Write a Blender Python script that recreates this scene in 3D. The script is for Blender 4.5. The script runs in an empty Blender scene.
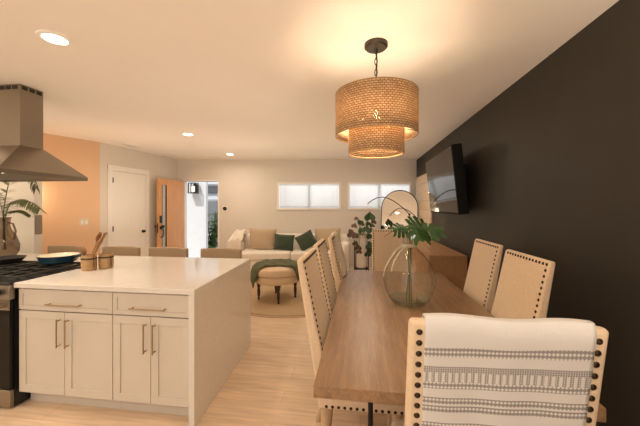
import bpy, bmesh, math, random
from mathutils import Vector, Matrix
random.seed(7)
SC = bpy.context.scene
COL = SC.collection
PI = math.pi
TH = math.atan(40/300)            # angle of the far wall to the room's main axes
cT, sT = math.cos(TH), math.sin(TH)
CEIL = 2.55

def B(r, w, z=0.0):               # a point in the frame of the far wall (r along it, w towards it)
    return Vector((r*cT - w*sT, r*sT + w*cT, z))

# ------------------------------------------------------------------ materials
def new_mat(name):
    m = bpy.data.materials.new(name); m.use_nodes = True
    nt = m.node_tree; nt.nodes.clear()
    out = nt.nodes.new('ShaderNodeOutputMaterial')
    return m, nt, out

def N(nt, typ, **kw):
    n = nt.nodes.new(typ)
    for k, v in kw.items():
        if k in n.inputs: n.inputs[k].default_value = v
        else: setattr(n, k, v)
    return n

def ramp(nt, stops):
    n = nt.nodes.new('ShaderNodeValToRGB')
    el = n.color_ramp.elements
    while len(el) < len(stops): el.new(0.5)
    for e, (p, c) in zip(el, stops):
        e.position = p; e.color = (c[0], c[1], c[2], 1)
    return n

def mat(name, col, rough=0.5, metal=0.0, var=0.06, scale=8, bump=0.0, bscale=200, stretch=(1,1,1), sheen=0.0, spec=0.5, transl=0.0):
    m, nt, out = new_mat(name)
    p = N(nt, 'ShaderNodeBsdfPrincipled')
    p.inputs['Roughness'].default_value = rough; p.inputs['Metallic'].default_value = metal
    p.inputs['Specular IOR Level'].default_value = spec
    if sheen: p.inputs['Sheen Weight'].default_value = sheen
    tc = N(nt, 'ShaderNodeTexCoord'); mp = N(nt, 'ShaderNodeMapping'); mp.inputs['Scale'].default_value = stretch
    nt.links.new(tc.outputs['Object'], mp.inputs['Vector'])
    nz = N(nt, 'ShaderNodeTexNoise', Scale=scale, Detail=4.0); nt.links.new(mp.outputs[0], nz.inputs['Vector'])
    lo = [max(0, c*(1-var)) for c in col]; hi = [min(1, c*(1+var)) for c in col]
    rp = ramp(nt, [(0.3, lo), (0.7, hi)])
    nt.links.new(nz.outputs['Fac'], rp.inputs[0]); nt.links.new(rp.outputs[0], p.inputs['Base Color'])
    if bump:
        n2 = N(nt, 'ShaderNodeTexNoise', Scale=bscale, Detail=2.0); nt.links.new(mp.outputs[0], n2.inputs['Vector'])
        b = N(nt, 'ShaderNodeBump', Strength=bump, Distance=0.002)
        nt.links.new(n2.outputs['Fac'], b.inputs['Height']); nt.links.new(b.outputs[0], p.inputs['Normal'])
    if transl:
        tr = N(nt, 'ShaderNodeBsdfTranslucent'); nt.links.new(rp.outputs[0], tr.inputs['Color'])
        mx = N(nt, 'ShaderNodeMixShader'); mx.inputs[0].default_value = transl
        nt.links.new(p.outputs[0], mx.inputs[1]); nt.links.new(tr.outputs[0], mx.inputs[2]); nt.links.new(mx.outputs[0], out.inputs[0])
    else:
        nt.links.new(p.outputs[0], out.inputs[0])
    return m

def wood(name, c1, c2, rough=0.45, axis=1, scale=3.0, bump=0.15, spec=0.5):
    m, nt, out = new_mat(name)
    p = N(nt, 'ShaderNodeBsdfPrincipled'); p.inputs['Roughness'].default_value = rough; p.inputs['Specular IOR Level'].default_value = spec
    tc = N(nt, 'ShaderNodeTexCoord'); mp = N(nt, 'ShaderNodeMapping')
    s = [9.0, 9.0, 9.0]; s[axis] = 0.7; mp.inputs['Scale'].default_value = s
    nt.links.new(tc.outputs['Object'], mp.inputs['Vector'])
    nz = N(nt, 'ShaderNodeTexNoise', Scale=scale, Detail=6.0, Roughness=0.65, Distortion=0.6); nt.links.new(mp.outputs[0], nz.inputs['Vector'])
    n2 = N(nt, 'ShaderNodeTexNoise', Scale=scale*7, Detail=3.0); nt.links.new(mp.outputs[0], n2.inputs['Vector'])
    ad = N(nt, 'ShaderNodeMath', operation='MULTIPLY_ADD'); ad.inputs[1].default_value = 0.35
    nt.links.new(n2.outputs['Fac'], ad.inputs[0]); nt.links.new(nz.outputs['Fac'], ad.inputs[2])
    rp = ramp(nt, [(0.42, c1), (0.92, c2)]); nt.links.new(ad.outputs[0], rp.inputs[0]); nt.links.new(rp.outputs[0], p.inputs['Base Color'])
    b = N(nt, 'ShaderNodeBump', Strength=bump, Distance=0.002); nt.links.new(ad.outputs[0], b.inputs['Height']); nt.links.new(b.outputs[0], p.inputs['Normal'])
    nt.links.new(p.outputs[0], out.inputs[0])
    return m

def floor_mat():
    m, nt, out = new_mat('oak_floor_planks')
    p = N(nt, 'ShaderNodeBsdfPrincipled'); p.inputs['Roughness'].default_value = 0.42
    tc = N(nt, 'ShaderNodeTexCoord')
    br = N(nt, 'ShaderNodeTexBrick'); br.offset = 0.37
    for k, v in {'Scale':1.0,'Mortar Size':0.0025,'Brick Width':1.6,'Row Height':0.18,'Bias':0.0}.items(): br.inputs[k].default_value = v
    br.inputs['Color1'].default_value = (0.78,0.60,0.43,1); br.inputs['Color2'].default_value = (0.85,0.67,0.50,1); br.inputs['Mortar'].default_value = (0.64,0.48,0.33,1)
    nt.links.new(tc.outputs['Object'], br.inputs['Vector'])
    mp = N(nt, 'ShaderNodeMapping'); mp.inputs['Scale'].default_value = (1.0, 14, 1); nt.links.new(tc.outputs['Object'], mp.inputs['Vector'])
    nz = N(nt, 'ShaderNodeTexNoise', Scale=2.5, Detail=6.0, Distortion=0.5); nt.links.new(mp.outputs[0], nz.inputs['Vector'])
    rp = ramp(nt, [(0.3, (0.80,0.80,0.80)), (0.7, (1.05,1.05,1.05))]); nt.links.new(nz.outputs['Fac'], rp.inputs[0])
    mx = N(nt, 'ShaderNodeMixRGB', blend_type='MULTIPLY'); mx.inputs[0].default_value = 1.0
    nt.links.new(br.outputs['Color'], mx.inputs[1]); nt.links.new(rp.outputs[0], mx.inputs[2]); nt.links.new(mx.outputs[0], p.inputs['Base Color'])
    nt.links.new(p.outputs[0], out.inputs[0])
    return m

def emis(name, col, s):
    m, nt, out = new_mat(name)
    e = N(nt, 'ShaderNodeEmission', Strength=s); e.inputs['Color'].default_value = (*col, 1)
    nt.links.new(e.outputs[0], out.inputs[0]); return m

def thin_glass(name, tint, edge, gloss=1.0, rough=0.0):
    m, nt, out = new_mat(name)
    lw = N(nt, 'ShaderNodeLayerWeight', Blend=0.5)
    mc = N(nt, 'ShaderNodeMixRGB'); mc.inputs[1].default_value = (*tint,1); mc.inputs[2].default_value = (*edge,1)
    pw = N(nt, 'ShaderNodeMath', operation='POWER'); pw.inputs[1].default_value = 3.0
    nt.links.new(lw.outputs['Facing'], pw.inputs[0]); nt.links.new(pw.outputs[0], mc.inputs[0])
    tr = N(nt, 'ShaderNodeBsdfTransparent'); nt.links.new(mc.outputs[0], tr.inputs['Color'])
    gl = N(nt, 'ShaderNodeBsdfGlossy', Roughness=rough)
    f5 = N(nt, 'ShaderNodeMath', operation='POWER'); f5.inputs[1].default_value = 5.0; nt.links.new(lw.outputs['Facing'], f5.inputs[0])
    fr = N(nt, 'ShaderNodeMath', operation='MULTIPLY_ADD'); fr.inputs[1].default_value = 0.75; fr.inputs[2].default_value = 0.07; nt.links.new(f5.outputs[0], fr.inputs[0])
    mu = N(nt, 'ShaderNodeMath', operation='MULTIPLY'); mu.inputs[1].default_value = gloss; nt.links.new(fr.outputs[0], mu.inputs[0])
    mx = N(nt, 'ShaderNodeMixShader'); nt.links.new(mu.outputs[0], mx.inputs[0]); nt.links.new(tr.outputs[0], mx.inputs[1]); nt.links.new(gl.outputs[0], mx.inputs[2])
    nt.links.new(mx.outputs[0], out.inputs[0]); return m

def rattan_mat():
    m, nt, out = new_mat('woven_rattan')
    uv = N(nt, 'ShaderNodeUVMap')
    br = N(nt, 'ShaderNodeTexBrick'); br.offset = 0.5
    for k, v in {'Scale':1.0,'Mortar Size':0.0024,'Mortar Smooth':0.5,'Brick Width':0.023,'Row Height':0.0135,'Bias':-0.1}.items(): br.inputs[k].default_value = v
    br.inputs['Color1'].default_value = (0.82,0.60,0.37,1); br.inputs['Color2'].default_value = (0.62,0.41,0.22,1); br.inputs['Mortar'].default_value = (0.22,0.12,0.055,1)
    nt.links.new(uv.outputs[0], br.inputs['Vector'])
    nz = N(nt, 'ShaderNodeTexNoise', Scale=230.0, Detail=1.0); nt.links.new(uv.outputs[0], nz.inputs['Vector'])
    rp = ramp(nt, [(0.3,(0.65,0.65,0.65)),(0.7,(1.15,1.15,1.15))]); nt.links.new(nz.outputs['Fac'], rp.inputs[0])
    mx = N(nt, 'ShaderNodeMixRGB', blend_type='MULTIPLY'); mx.inputs[0].default_value = 1.0
    nt.links.new(br.outputs['Color'], mx.inputs[1]); nt.links.new(rp.outputs[0], mx.inputs[2])
    p = N(nt, 'ShaderNodeBsdfPrincipled', Roughness=0.7); nt.links.new(mx.outputs[0], p.inputs['Base Color'])
    b = N(nt, 'ShaderNodeBump', Strength=0.6, Distance=0.003); b.invert = True; nt.links.new(br.outputs['Fac'], b.inputs['Height']); nt.links.new(b.outputs[0], p.inputs['Normal'])
    tl = N(nt, 'ShaderNodeBsdfTranslucent'); nt.links.new(mx.outputs[0], tl.inputs['Color'])
    m1 = N(nt, 'ShaderNodeMixShader'); m1.inputs[0].default_value = 0.37; nt.links.new(p.outputs[0], m1.inputs[1]); nt.links.new(tl.outputs[0], m1.inputs[2])
    tr = N(nt, 'ShaderNodeBsdfTransparent')
    hf = N(nt, 'ShaderNodeMath', operation='MULTIPLY'); nt.links.new(br.outputs['Fac'], hf.inputs[0])
    st = N(nt, 'ShaderNodeMath', operation='GREATER_THAN'); st.inputs[1].default_value = 0.62; nt.links.new(nz.outputs['Fac'], st.inputs[0]); nt.links.new(st.outputs[0], hf.inputs[1])
    m2 = N(nt, 'ShaderNodeMixShader'); nt.links.new(hf.outputs[0], m2.inputs[0]); nt.links.new(m1.outputs[0], m2.inputs[1]); nt.links.new(tr.outputs[0], m2.inputs[2])
    nt.links.new(m2.outputs[0], out.inputs[0]); return m

def throw_mat():
    """off-white woven cloth with grey patterned bands; UV v = metres down the cloth, u = metres across"""
    m, nt, out = new_mat('banded_woven_cotton')
    uv = N(nt, 'ShaderNodeUVMap'); sp = N(nt, 'ShaderNodeSeparateXYZ'); nt.links.new(uv.outputs[0], sp.inputs[0])
    def math_(op, a, b=None, c=None):
        n = N(nt, 'ShaderNodeMath', operation=op)
        for i, v in enumerate((a, b, c)):
            if v is None: continue
            if isinstance(v, (int, float)): n.inputs[i].default_value = v
            else: nt.links.new(v, n.inputs[i])
        return n.outputs[0]
    u, v = sp.outputs[0], sp.outputs[1]
    def band(a, b): return math_('MULTIPLY', math_('GREATER_THAN', v, a), math_('LESS_THAN', v, b))
    def rows(vv, step): return math_('PINGPONG', vv, step)
    # triangles: |u| zigzag compared with v zigzag
    zu = math_('PINGPONG', u, 0.0048); zv = math_('PINGPONG', v, 0.0065)
    tri = math_('GREATER_THAN', math_('ADD', zu, zv), 0.0047)
    fine = math_('GREATER_THAN', math_('ADD', math_('PINGPONG', u, 0.003), math_('PINGPONG', v, 0.003)), 0.0022)
    fig = math_('MULTIPLY', math_('GREATER_THAN', math_('PINGPONG', u, 0.0085), 0.0040), fine)
    def total(lst):
        t = lst[0]
        for q in lst[1:]: t = math_('MAXIMUM', t, q)
        return t
    parts = []
    for off in (0.0, 0.225, 0.45):
        parts += [math_('MULTIPLY', band(0.067+off, 0.093+off), tri),
                  math_('MULTIPLY', band(0.120+off, 0.139+off), fine),
                  math_('MULTIPLY', band(0.139+off, 0.167+off), fig),
                  math_('MULTIPLY', band(0.167+off, 0.187+off), tri)]
        if off == 0.0:
            parts += [math_('MULTIPLY', band(0.214, 0.234), tri), math_('MULTIPLY', band(0.239, 0.259), tri)]
    t = total(parts)
    mx = N(nt, 'ShaderNodeMixRGB'); mx.inputs[1].default_value = (0.715,0.72,0.725,1); mx.inputs[2].default_value = (0.25,0.24,0.235,1)
    nt.links.new(math_('MULTIPLY', t, 0.85), mx.inputs[0])
    p = N(nt, 'ShaderNodeBsdfPrincipled', Roughness=0.9); nt.links.new(mx.outputs[0], p.inputs['Base Color'])
    nz = N(nt, 'ShaderNodeTexNoise', Scale=350.0); nt.links.new(uv.outputs[0], nz.inputs['Vector'])
    b = N(nt, 'ShaderNodeBump', Strength=0.4, Distance=0.003); nt.links.new(math_('ADD', nz.outputs['Fac'], t), b.inputs['Height']); nt.links.new(b.outputs[0], p.inputs['Normal'])
    nt.links.new(p.outputs[0], out.inputs[0]); return m

M = {}
M['paint'] = mat('warm_white_wall_paint', (0.75,0.715,0.66), 0.75, var=0.01, scale=2)
M['ceilpaint'] = mat('white_ceiling_paint', (0.83,0.795,0.745), 0.85, var=0.01, scale=2, bump=0.1, bscale=60)
M['darkpaint'] = mat('charcoal_wall_paint', (0.036,0.032,0.026), 0.55, spec=0.35, var=0.08, scale=3, bump=0.15, bscale=120)
M['lamplit'] = mat('lamplit_hall_paint', (0.80,0.565,0.375), 0.75, var=0.01, scale=2)  # warm lamp light put into the hall wall's paint colour
M['trim'] = mat('white_trim_paint', (0.90,0.89,0.87), 0.45, var=0.01)
M['floor'] = floor_mat()
M['cab'] = mat('white_cabinet_lacquer', (0.655,0.615,0.555), 0.4, var=0.01)
M['quartz'] = mat('white_quartz', (0.745,0.73,0.705), 0.11, var=0.03, scale=30)
M['brass'] = mat('brushed_brass', (0.43,0.32,0.19), 0.38, 1.0)
M['steel'] = mat('brushed_stainless', (0.34,0.295,0.24), 0.34, 1.0, var=0.05, scale=4, stretch=(1,1,40))
M['black'] = mat('black_enamel', (0.012,0.012,0.012), 0.3)
M['iron'] = mat('cast_iron', (0.018,0.017,0.016), 0.55, bump=0.2)
M['blackmetal'] = mat('black_metal', (0.015,0.014,0.013), 0.4, 0.6)
M['ovenglass'] = mat('black_oven_glass', (0.005,0.005,0.005), 0.12, spec=0.2)
M['linen'] = mat('beige_linen', (0.75,0.60,0.43), 0.9, var=0.05, scale=60, bump=0.35, bscale=500, sheen=0.2)
M['nail'] = mat('dark_bronze_nailhead', (0.055,0.035,0.022), 0.35, 0.8)
M['tablewood'] = wood('oak_table_top', (0.19,0.108,0.055), (0.41,0.255,0.145), 0.33, axis=1)
M['lightwood'] = wood('weathered_oak', (0.42,0.29,0.17), (0.62,0.46,0.30), 0.5, axis=2)
M['sidewood'] = wood('warm_oak_veneer', (0.33,0.175,0.08), (0.50,0.29,0.15), 0.4, axis=1)
M['doorwood'] = wood('orange_fir_door', (0.60,0.29,0.11), (0.76,0.42,0.19), 0.45, axis=2)
M['planks'] = wood('whitewashed_planks', (0.60,0.47,0.33), (0.78,0.66,0.50), 0.6, axis=2)
M['utensil'] = wood('red_brown_wood', (0.26,0.12,0.05), (0.44,0.24,0.11), 0.5, axis=2)
M['crock'] = wood('blond_wood_crock', (0.36,0.21,0.09), (0.52,0.34,0.17), 0.5, axis=0)
M['twine'] = mat('dark_twine', (0.07,0.045,0.025), 0.9)
M['rope'] = mat('pale_rope', (0.66,0.58,0.45), 0.9, bump=0.3)
M['stool'] = mat('taupe_upholstery', (0.44,0.33,0.22), 0.8, var=0.05, scale=40, bump=0.2, bscale=400)
M['darkwood'] = mat('dark_turned_wood', (0.045,0.022,0.013), 0.35)
M['sofa'] = mat('white_slipcover', (0.86,0.82,0.75), 0.9, var=0.03, bump=0.2, bscale=200)
M['tan'] = mat('tan_cushion_linen', (0.52,0.41,0.28), 0.9, var=0.05, scale=60, bump=0.3, bscale=400)
M['velvet'] = mat('dark_green_velvet', (0.030,0.055,0.028), 0.75, var=0.2, scale=8, sheen=0.5)
M['greenthrow'] = mat('olive_green_throw', (0.105,0.115,0.060), 0.9, var=0.2, scale=12, bump=0.4, bscale=200)
M['fluffy'] = mat('cream_fluffy_throw', (0.83,0.77,0.68), 0.95, var=0.04, bump=0.6, bscale=120)
M['jute'] = mat('round_jute', (0.50,0.37,0.23), 0.95, var=0.12, scale=60, bump=0.5, bscale=150)
M['juteborder'] = mat('dark_jute_border', (0.28,0.19,0.11), 0.95, var=0.1, scale=60)
M['whitepot'] = mat('white_ceramic', (0.80,0.78,0.74), 0.35, var=0.01)
M['leaf'] = mat('glossy_green_leaf', (0.030,0.085,0.022), 0.35, var=0.3, scale=10, transl=0.15)
M['leafdark'] = mat('dark_green_leaf', (0.025,0.065,0.022), 0.4, var=0.3, scale=10, transl=0.15)
M['leafred'] = mat('bronze_leaf', (0.10,0.055,0.035), 0.5, var=0.3, scale=10, transl=0.15)
M['palm'] = mat('olive_palm_leaf', (0.16,0.19,0.075), 0.5, var=0.3, scale=12, transl=0.25)
M['bush'] = mat('outdoor_shrub_leaf', (0.16,0.27,0.08), 0.5, var=0.4, scale=10, transl=0.3)
M['stem'] = mat('green_stem', (0.10,0.14,0.045), 0.6)
M['bluepan'] = mat('navy_enamel', (0.020,0.075,0.125), 0.2, var=0.1)
M['cream'] = mat('cream_enamel', (0.80,0.72,0.58), 0.25, var=0.02)
M['screen'] = mat('black_glass_screen', (0.006,0.006,0.007), 0.06, spec=0.5)
M['tvback'] = mat('black_plastic', (0.004,0.004,0.004), 0.6, spec=0.2)
M['mirror'] = mat('mirror_silver', (0.86,0.84,0.80), 0.015, 1.0, var=0.0)
M['blind'] = mat('white_blind_slat', (0.86,0.86,0.86), 0.5, var=0.01, transl=0.88)
M['extwall'] = mat('white_stucco', (0.66,0.69,0.74), 0.9, var=0.02, bump=0.3, bscale=40)
M['extgrey'] = mat('grey_siding', (0.35,0.37,0.40), 0.8, var=0.05)
M['concrete'] = mat('pale_concrete', (0.55,0.54,0.52), 0.9, var=0.06, scale=3)
M['louvre'] = mat('slate_grey_louvre', (0.20,0.21,0.23), 0.6)
M['lampglass'] = emis('lit_bulb_glass', (1.0,0.72,0.40), 60)
M['lens'] = emis('downlight_lens', (1.0,0.86,0.66), 14)
M['lantern'] = emis('lantern_glow', (1.0,0.85,0.65), 1.2)
M['rattan'] = rattan_mat()
M['bronze'] = mat('dark_bronze', (0.06,0.05,0.04), 0.4, 0.7)
M['bandthrow'] = throw_mat()
M['demijohn'] = thin_glass('pale_green_glass', (0.975,0.985,0.97), (0.52,0.60,0.50))
M['smokeglass'] = thin_glass('smoky_brown_glass', (0.52,0.45,0.37), (0.18,0.13,0.10))
M['pane'] = thin_glass('window_glass', (0.97,0.98,0.98), (0.9,0.92,0.92), 0.6)
M['frosted'] = mat('frosted_door_glass', (0.80,0.82,0.82), 0.35, var=0.02, transl=0.4)
M['railgrey'] = mat('grey_rail', (0.42,0.42,0.42), 0.5)
M['plate'] = mat('grey_wall_plate', (0.25,0.20,0.16), 0.5)

# ------------------------------------------------------------------ mesh builder
class MB:
    def __init__(s): s.bm = bmesh.new(); s.uv = None
    def box(s, c, size, rot=None):
        m = Matrix.Translation(c) @ (rot.to_4x4() if rot is not None else Matrix()) @ Matrix.Diagonal((*size, 1))
        bmesh.ops.create_cube(s.bm, size=1.0, matrix=m); return s
    def bx(s, x0, x1, y0, y1, z0, z1): return s.box(((x0+x1)/2,(y0+y1)/2,(z0+z1)/2),(x1-x0,y1-y0,z1-z0))
    def hexa(s, pts):   # 8 points: bottom 4 ccw, top 4 ccw
        v = [s.bm.verts.new(p) for p in pts]
        for f in ((3,2,1,0),(4,5,6,7),(0,1,5,4),(1,2,6,5),(2,3,7,6),(3,0,4,7)): s.bm.faces.new([v[i] for i in f])
        return s
    def prism(s, poly, z0, z1):
        b = [s.bm.verts.new((x,y,z0)) for x,y in poly]; t = [s.bm.verts.new((x,y,z1)) for x,y in poly]
        n = len(poly); s.bm.faces.new(b[::-1]); s.bm.faces.new(t)
        for i in range(n): s.bm.faces.new((b[i], b[(i+1)%n], t[(i+1)%n], t[i]))
        return s
    def lathe(s, prof, seg=32, c=(0,0,0), rot=None, close=True, uv=False):
        c = Vector(c); rings = []
        lay = s.bm.loops.layers.uv.verify() if uv else None
        for r, z in prof:
            ring = []
            for i in range(seg):
                a = 2*PI*i/seg; p = Vector((r*math.cos(a), r*math.sin(a), z))
                if rot is not None: p = rot @ p
                ring.append(s.bm.verts.new(c+p))
            rings.append(ring)
        for k in range(len(rings)-1):
            for i in range(seg):
                j = (i+1) % seg
                f = s.bm.faces.new((rings[k][i], rings[k][j], rings[k+1][j], rings[k+1][i]))
                if uv:
                    R = max(prof[0][0], 0.01)
                    us = (i/seg*2*PI*R, (i+1)/seg*2*PI*R, (i+1)/seg*2*PI*R, i/seg*2*PI*R); vs = (prof[k][1],prof[k][1],prof[k+1][1],prof[k+1][1])
                    for l, a, b in zip(f.loops, us, vs): l[lay].uv = (a, b)
        if close:
            if prof[0][0] > 1e-5: s.bm.faces.new(rings[0][::-1])
            if prof[-1][0] > 1e-5: s.bm.faces.new(rings[-1])
        return s
    def cyl(s, c, r, h, seg=24, r2=None, rot=None):
        return s.lathe([(r,-h/2),(r if r2 is None else r2,h/2)], seg, c, rot)
    def tube(s, pts, rad, seg=8, closed=False):
        pts = [Vector(p) for p in pts]; n = len(pts)
        rads = rad if isinstance(rad, (list, tuple)) else [rad]*n
        rings = []; up = None
        for i in range(n):
            if closed: d = pts[(i+1)%n]-pts[i-1]
            else: d = pts[min(i+1,n-1)]-pts[max(i-1,0)]
            d.normalize()
            if up is None:
                up = Vector((0,0,1)) if abs(d.z) < 0.9 else Vector((1,0,0))
            x = d.cross(up); 
            if x.length < 1e-4: x = d.cross(Vector((0.3,1,0.2)))
            x.normalize(); up = x.cross(d).normalized()
            rings.append([s.bm.verts.new(pts[i]+rads[i]*(math.cos(2*PI*k/seg)*x+math.sin(2*PI*k/seg)*up)) for k in range(seg)])
        m = n if closed else n-1
        for i in range(m):
            a, b = rings[i], rings[(i+1)%n]
            for k in range(seg): s.bm.faces.new((a[k], a[(k+1)%seg], b[(k+1)%seg], b[k]))
        if not closed: s.bm.faces.new(rings[0][::-1]); s.bm.faces.new(rings[-1])
        return s
    def sphere(s, c, r, seg=16, scale=(1,1,1), rot=None):
        m = Matrix.Translation(c) @ (rot.to_4x4() if rot is not None else Matrix()) @ Matrix.Diagonal((*scale,1))
        bmesh.ops.create_uvsphere(s.bm, u_segments=seg, v_segments=max(6,seg//2), radius=r, matrix=m); return s
    def grid(s, nu, nv, fn, uvfn=None):
        lay = s.bm.loops.layers.uv.verify() if uvfn else None
        vs = [[s.bm.verts.new(fn(i/nu, j/nv)) for j in range(nv+1)] for i in range(nu+1)]
        for i in range(nu):
            for j in range(nv):
                f = s.bm.faces.new((vs[i][j], vs[i+1][j], vs[i+1][j+1], vs[i][j+1]))
                if uvfn:
                    for l, (a, b) in zip(f.loops, ((i,j),(i+1,j),(i+1,j+1),(i,j+1))): l[lay].uv = uvfn(a/nu, b/nv)
        return s
    def poly(s, pts):
        s.bm.faces.new([s.bm.verts.new(p) for p in pts]); return s
    def build(s, name, m, parent=None, loc=(0,0,0), rz=0.0, bevel=0.0, smooth=False, solid=0.0, sub=0, recalc=True, seg=2):
        if recalc: bmesh.ops.recalc_face_normals(s.bm, faces=s.bm.faces)
        me = bpy.data.meshes.new(name); s.bm.to_mesh(me); s.bm.free()
        me.materials.append(m)
        if smooth or bevel:
            for p in me.polygons: p.use_smooth = True
            me.set_sharp_from_angle(angle=math.radians(38 if not sub else 80))
        o = bpy.data.objects.new(name, me); COL.objects.link(o)
        o.location = loc; o.rotation_euler = (0,0,rz); o.parent = parent
        if solid:
            md = o.modifiers.new('thickness','SOLIDIFY'); md.thickness = solid; md.offset = 1.0
        if bevel:
            md = o.modifiers.new('rounding','BEVEL'); md.width = bevel; md.segments = seg; md.limit_method = 'ANGLE'; md.angle_limit = math.radians(40)
        if sub:
            md = o.modifiers.new('smoothing','SUBSURF'); md.levels = sub; md.render_levels = sub
        return o

def tag(o, label=None, cat=None, group=None, kind=None):
    if label: o['label'] = label
    if cat: o['category'] = cat
    if group: o['group'] = group
    if kind: o['kind'] = kind
    return o

def thing(name, label, cat, loc=(0,0,0), rz=0.0, group=None):
    o = bpy.data.objects.new(name, None); COL.objects.link(o)
    o.empty_display_size = 0.1
    o.location = loc; o.rotation_euler = (0,0,rz)
    return tag(o, label, cat, group)

def copy_tree(o, parent=None):
    c = o.copy(); COL.objects.link(c)
    if parent is not None: c.parent = parent
    for ch in list(o.children): copy_tree(ch, c)
    return c

def struct(name, mb, m, **kw):
    return tag(mb.build(name, m, **kw), kind='structure')

RX = lambda a: Matrix.Rotation(a, 3, 'X')
RY = lambda a: Matrix.Rotation(a, 3, 'Y')
RZ = lambda a: Matrix.Rotation(a, 3, 'Z')

# ------------------------------------------------------------------ room shell
WB = 6.88                                     # distance of the far wall
LA, LB = Vector((-4.29,4.47)), Vector((-4.14,6.39))   # left living-room wall
HA = Vector((-4.80,3.26))                     # hall wall's hidden end
RC = Vector((1.284,7.11)); RN = Vector((1.385,-2.6))  # dark wall
RCo = Vector((1.284+0.13,7.13))
poly = [(-5.05,-2.65),(1.42,-2.65),(1.42,7.26),(B(-3.6,WB+0.13).x,B(-3.6,WB+0.13).y),(-5.05,6.2)]
struct('floor', MB().prism(poly,-0.12,0.0), M['floor'])
struct('ceiling', MB().prism(poly,CEIL,CEIL+0.15), M['ceilpaint'])
# far wall, built round its door and two windows (local x = along, y = depth)
W1 = (-0.986,0.482); W2 = (0.631,2.098); WZ = (1.403,2.045); DR = (-3.107,-2.339); DZ = 2.065
mb = MB()
def wb(r0,r1,z0,z1): mb.bx(r0,r1,0,0.13,z0,z1)
wb(-3.45,DR[0],0,CEIL); wb(DR[0],DR[1],DZ,CEIL); wb(DR[1],W1[0],0,CEIL)
wb(W1[0],W2[1],0,WZ[0]); wb(W1[0],W2[1],WZ[1],CEIL); wb(W1[1],W2[0],WZ[0],WZ[1]); wb(W2[1],2.36,0,CEIL)
struct('wall_back', mb, M['paint'], loc=B(0,WB), rz=TH)
def wall_prism(a, b, t):                       # thickness t to the left of a->b
    d = (b-a).normalized(); n = Vector((-d.y, d.x))*t
    return [tuple(a), tuple(b), tuple(b+n), tuple(a+n)]
struct('wall_left', MB().prism(wall_prism(LA, LB+(LB-LA).normalized()*0.05, 0.12),0,CEIL), M['paint'])
struct('wall_hall', MB().prism(wall_prism(HA, LA, 0.12),0,CEIL), M['lamplit'])
struct('wall_right', MB().prism(wall_prism(RN, RC+(RC-RN).normalized()*0.1, -0.13),0,CEIL), M['darkpaint'])
struct('wall_kitchen', MB().bx(-5.0,-4.045,3.25,3.35,0,CEIL), M['paint'])
mb = MB(); mb.bx(-5.05,-4.95,-2.6,-2.2,0,CEIL); mb.bx(-5.05,-4.95,-0.6,3.25,0,CEIL); mb.bx(-5.05,-4.95,-2.2,-0.6,0,0.95); mb.bx(-5.05,-4.95,-2.2,-0.6,2.35,CEIL)  # side opening added out of view to admit light
struct('wall_side', mb, M['paint'])
# wall behind the viewer, its wide opening added to let light in
mb = MB(); mb.bx(-5.0,-4.4,-2.65,-2.55,0,CEIL); mb.bx(0.3,1.42,-2.65,-2.55,0,CEIL); mb.bx(-4.4,0.3,-2.65,-2.55,2.4,CEIL)
struct('wall_rear', mb, M['paint'])
mb = MB()
for x in (-4.4,-2.85,-1.3,0.24): mb.bx(x,x+0.06,-2.64,-2.57,0,2.4)
mb.bx(-4.4,0.3,-2.64,-2.57,2.34,2.4); mb.bx(-4.4,0.3,-2.64,-2.57,0,0.05)
struct('added_rear_window', mb, M['trim'])  # frame of the added rear opening
# baseboards
struct('baseboard_back', MB().bx(DR[1]+0.09,2.2,-0.015,0,0,0.1), M['trim'], loc=B(0,WB), rz=TH)
d = (RC-RN).normalized(); ang = math.atan2(d.y,d.x)
struct('baseboard_right', MB().bx(0,(RC-RN).length,0,0.014,0,0.1), M['darkpaint'], loc=(RN.x,RN.y,0), rz=ang)

# windows
def window(name, r0, r1, label, grp):
    z0, z1 = WZ; mb = MB(); f = 0.05
    mb.bx(r0,r1,-0.012,0.10,z1-f,z1); mb.bx(r0,r1,-0.03,0.10,z0,z0+f); mb.bx(r0,r0+f,-0.012,0.10,z0+f,z1-f); mb.bx(r1-f,r1,-0.012,0.10,z0+f,z1-f)
    mid = (r0+r1)/2; mb.bx(mid-0.02,mid+0.02,0.05,0.09,z0+f,z1-f)
    w = struct(name, mb, M['trim'], loc=B(0,WB), rz=TH, bevel=0.004)
    MB().bx(r0+f,r1-f,0.075,0.079,z0+f,z1-f).build('glass_pane', M['pane'], w)
    t = thing('window_blind', label, 'blind', B((r0+r1)/2,WB+0.02,z1-f), TH, grp)
    hw = (r1-r0)/2-f-0.006
    MB().bx(-hw,hw,-0.018,0.018,-0.04,-0.001).build('headrail', M['blind'], t)
    mb = MB(); n = 22; zb = 1.478-(z1-f)
    for i in range(n):
        z = -0.05 + (zb+0.05+0.015)*i/(n-1)
        mb.box((0,0,z),(2*hw,0.026,0.002),RX(math.radians(52)))
    for x in (-hw*0.8,0,hw*0.8): mb.bx(x-0.002,x+0.002,-0.014,-0.012,zb,-0.04)
    mb.build('slats', M['blind'], t)
    MB().bx(-hw,hw,-0.014,0.014,zb-0.014,zb).build('bottom_rail', M['railgrey'], t)
window('window_1', *W1, 'white slatted blind in the left high window above the sofa', 'white window blinds')
window('window_2', *W2, 'white slatted blind in the right high window, partly behind the arched mirror', 'white window blinds')

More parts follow.
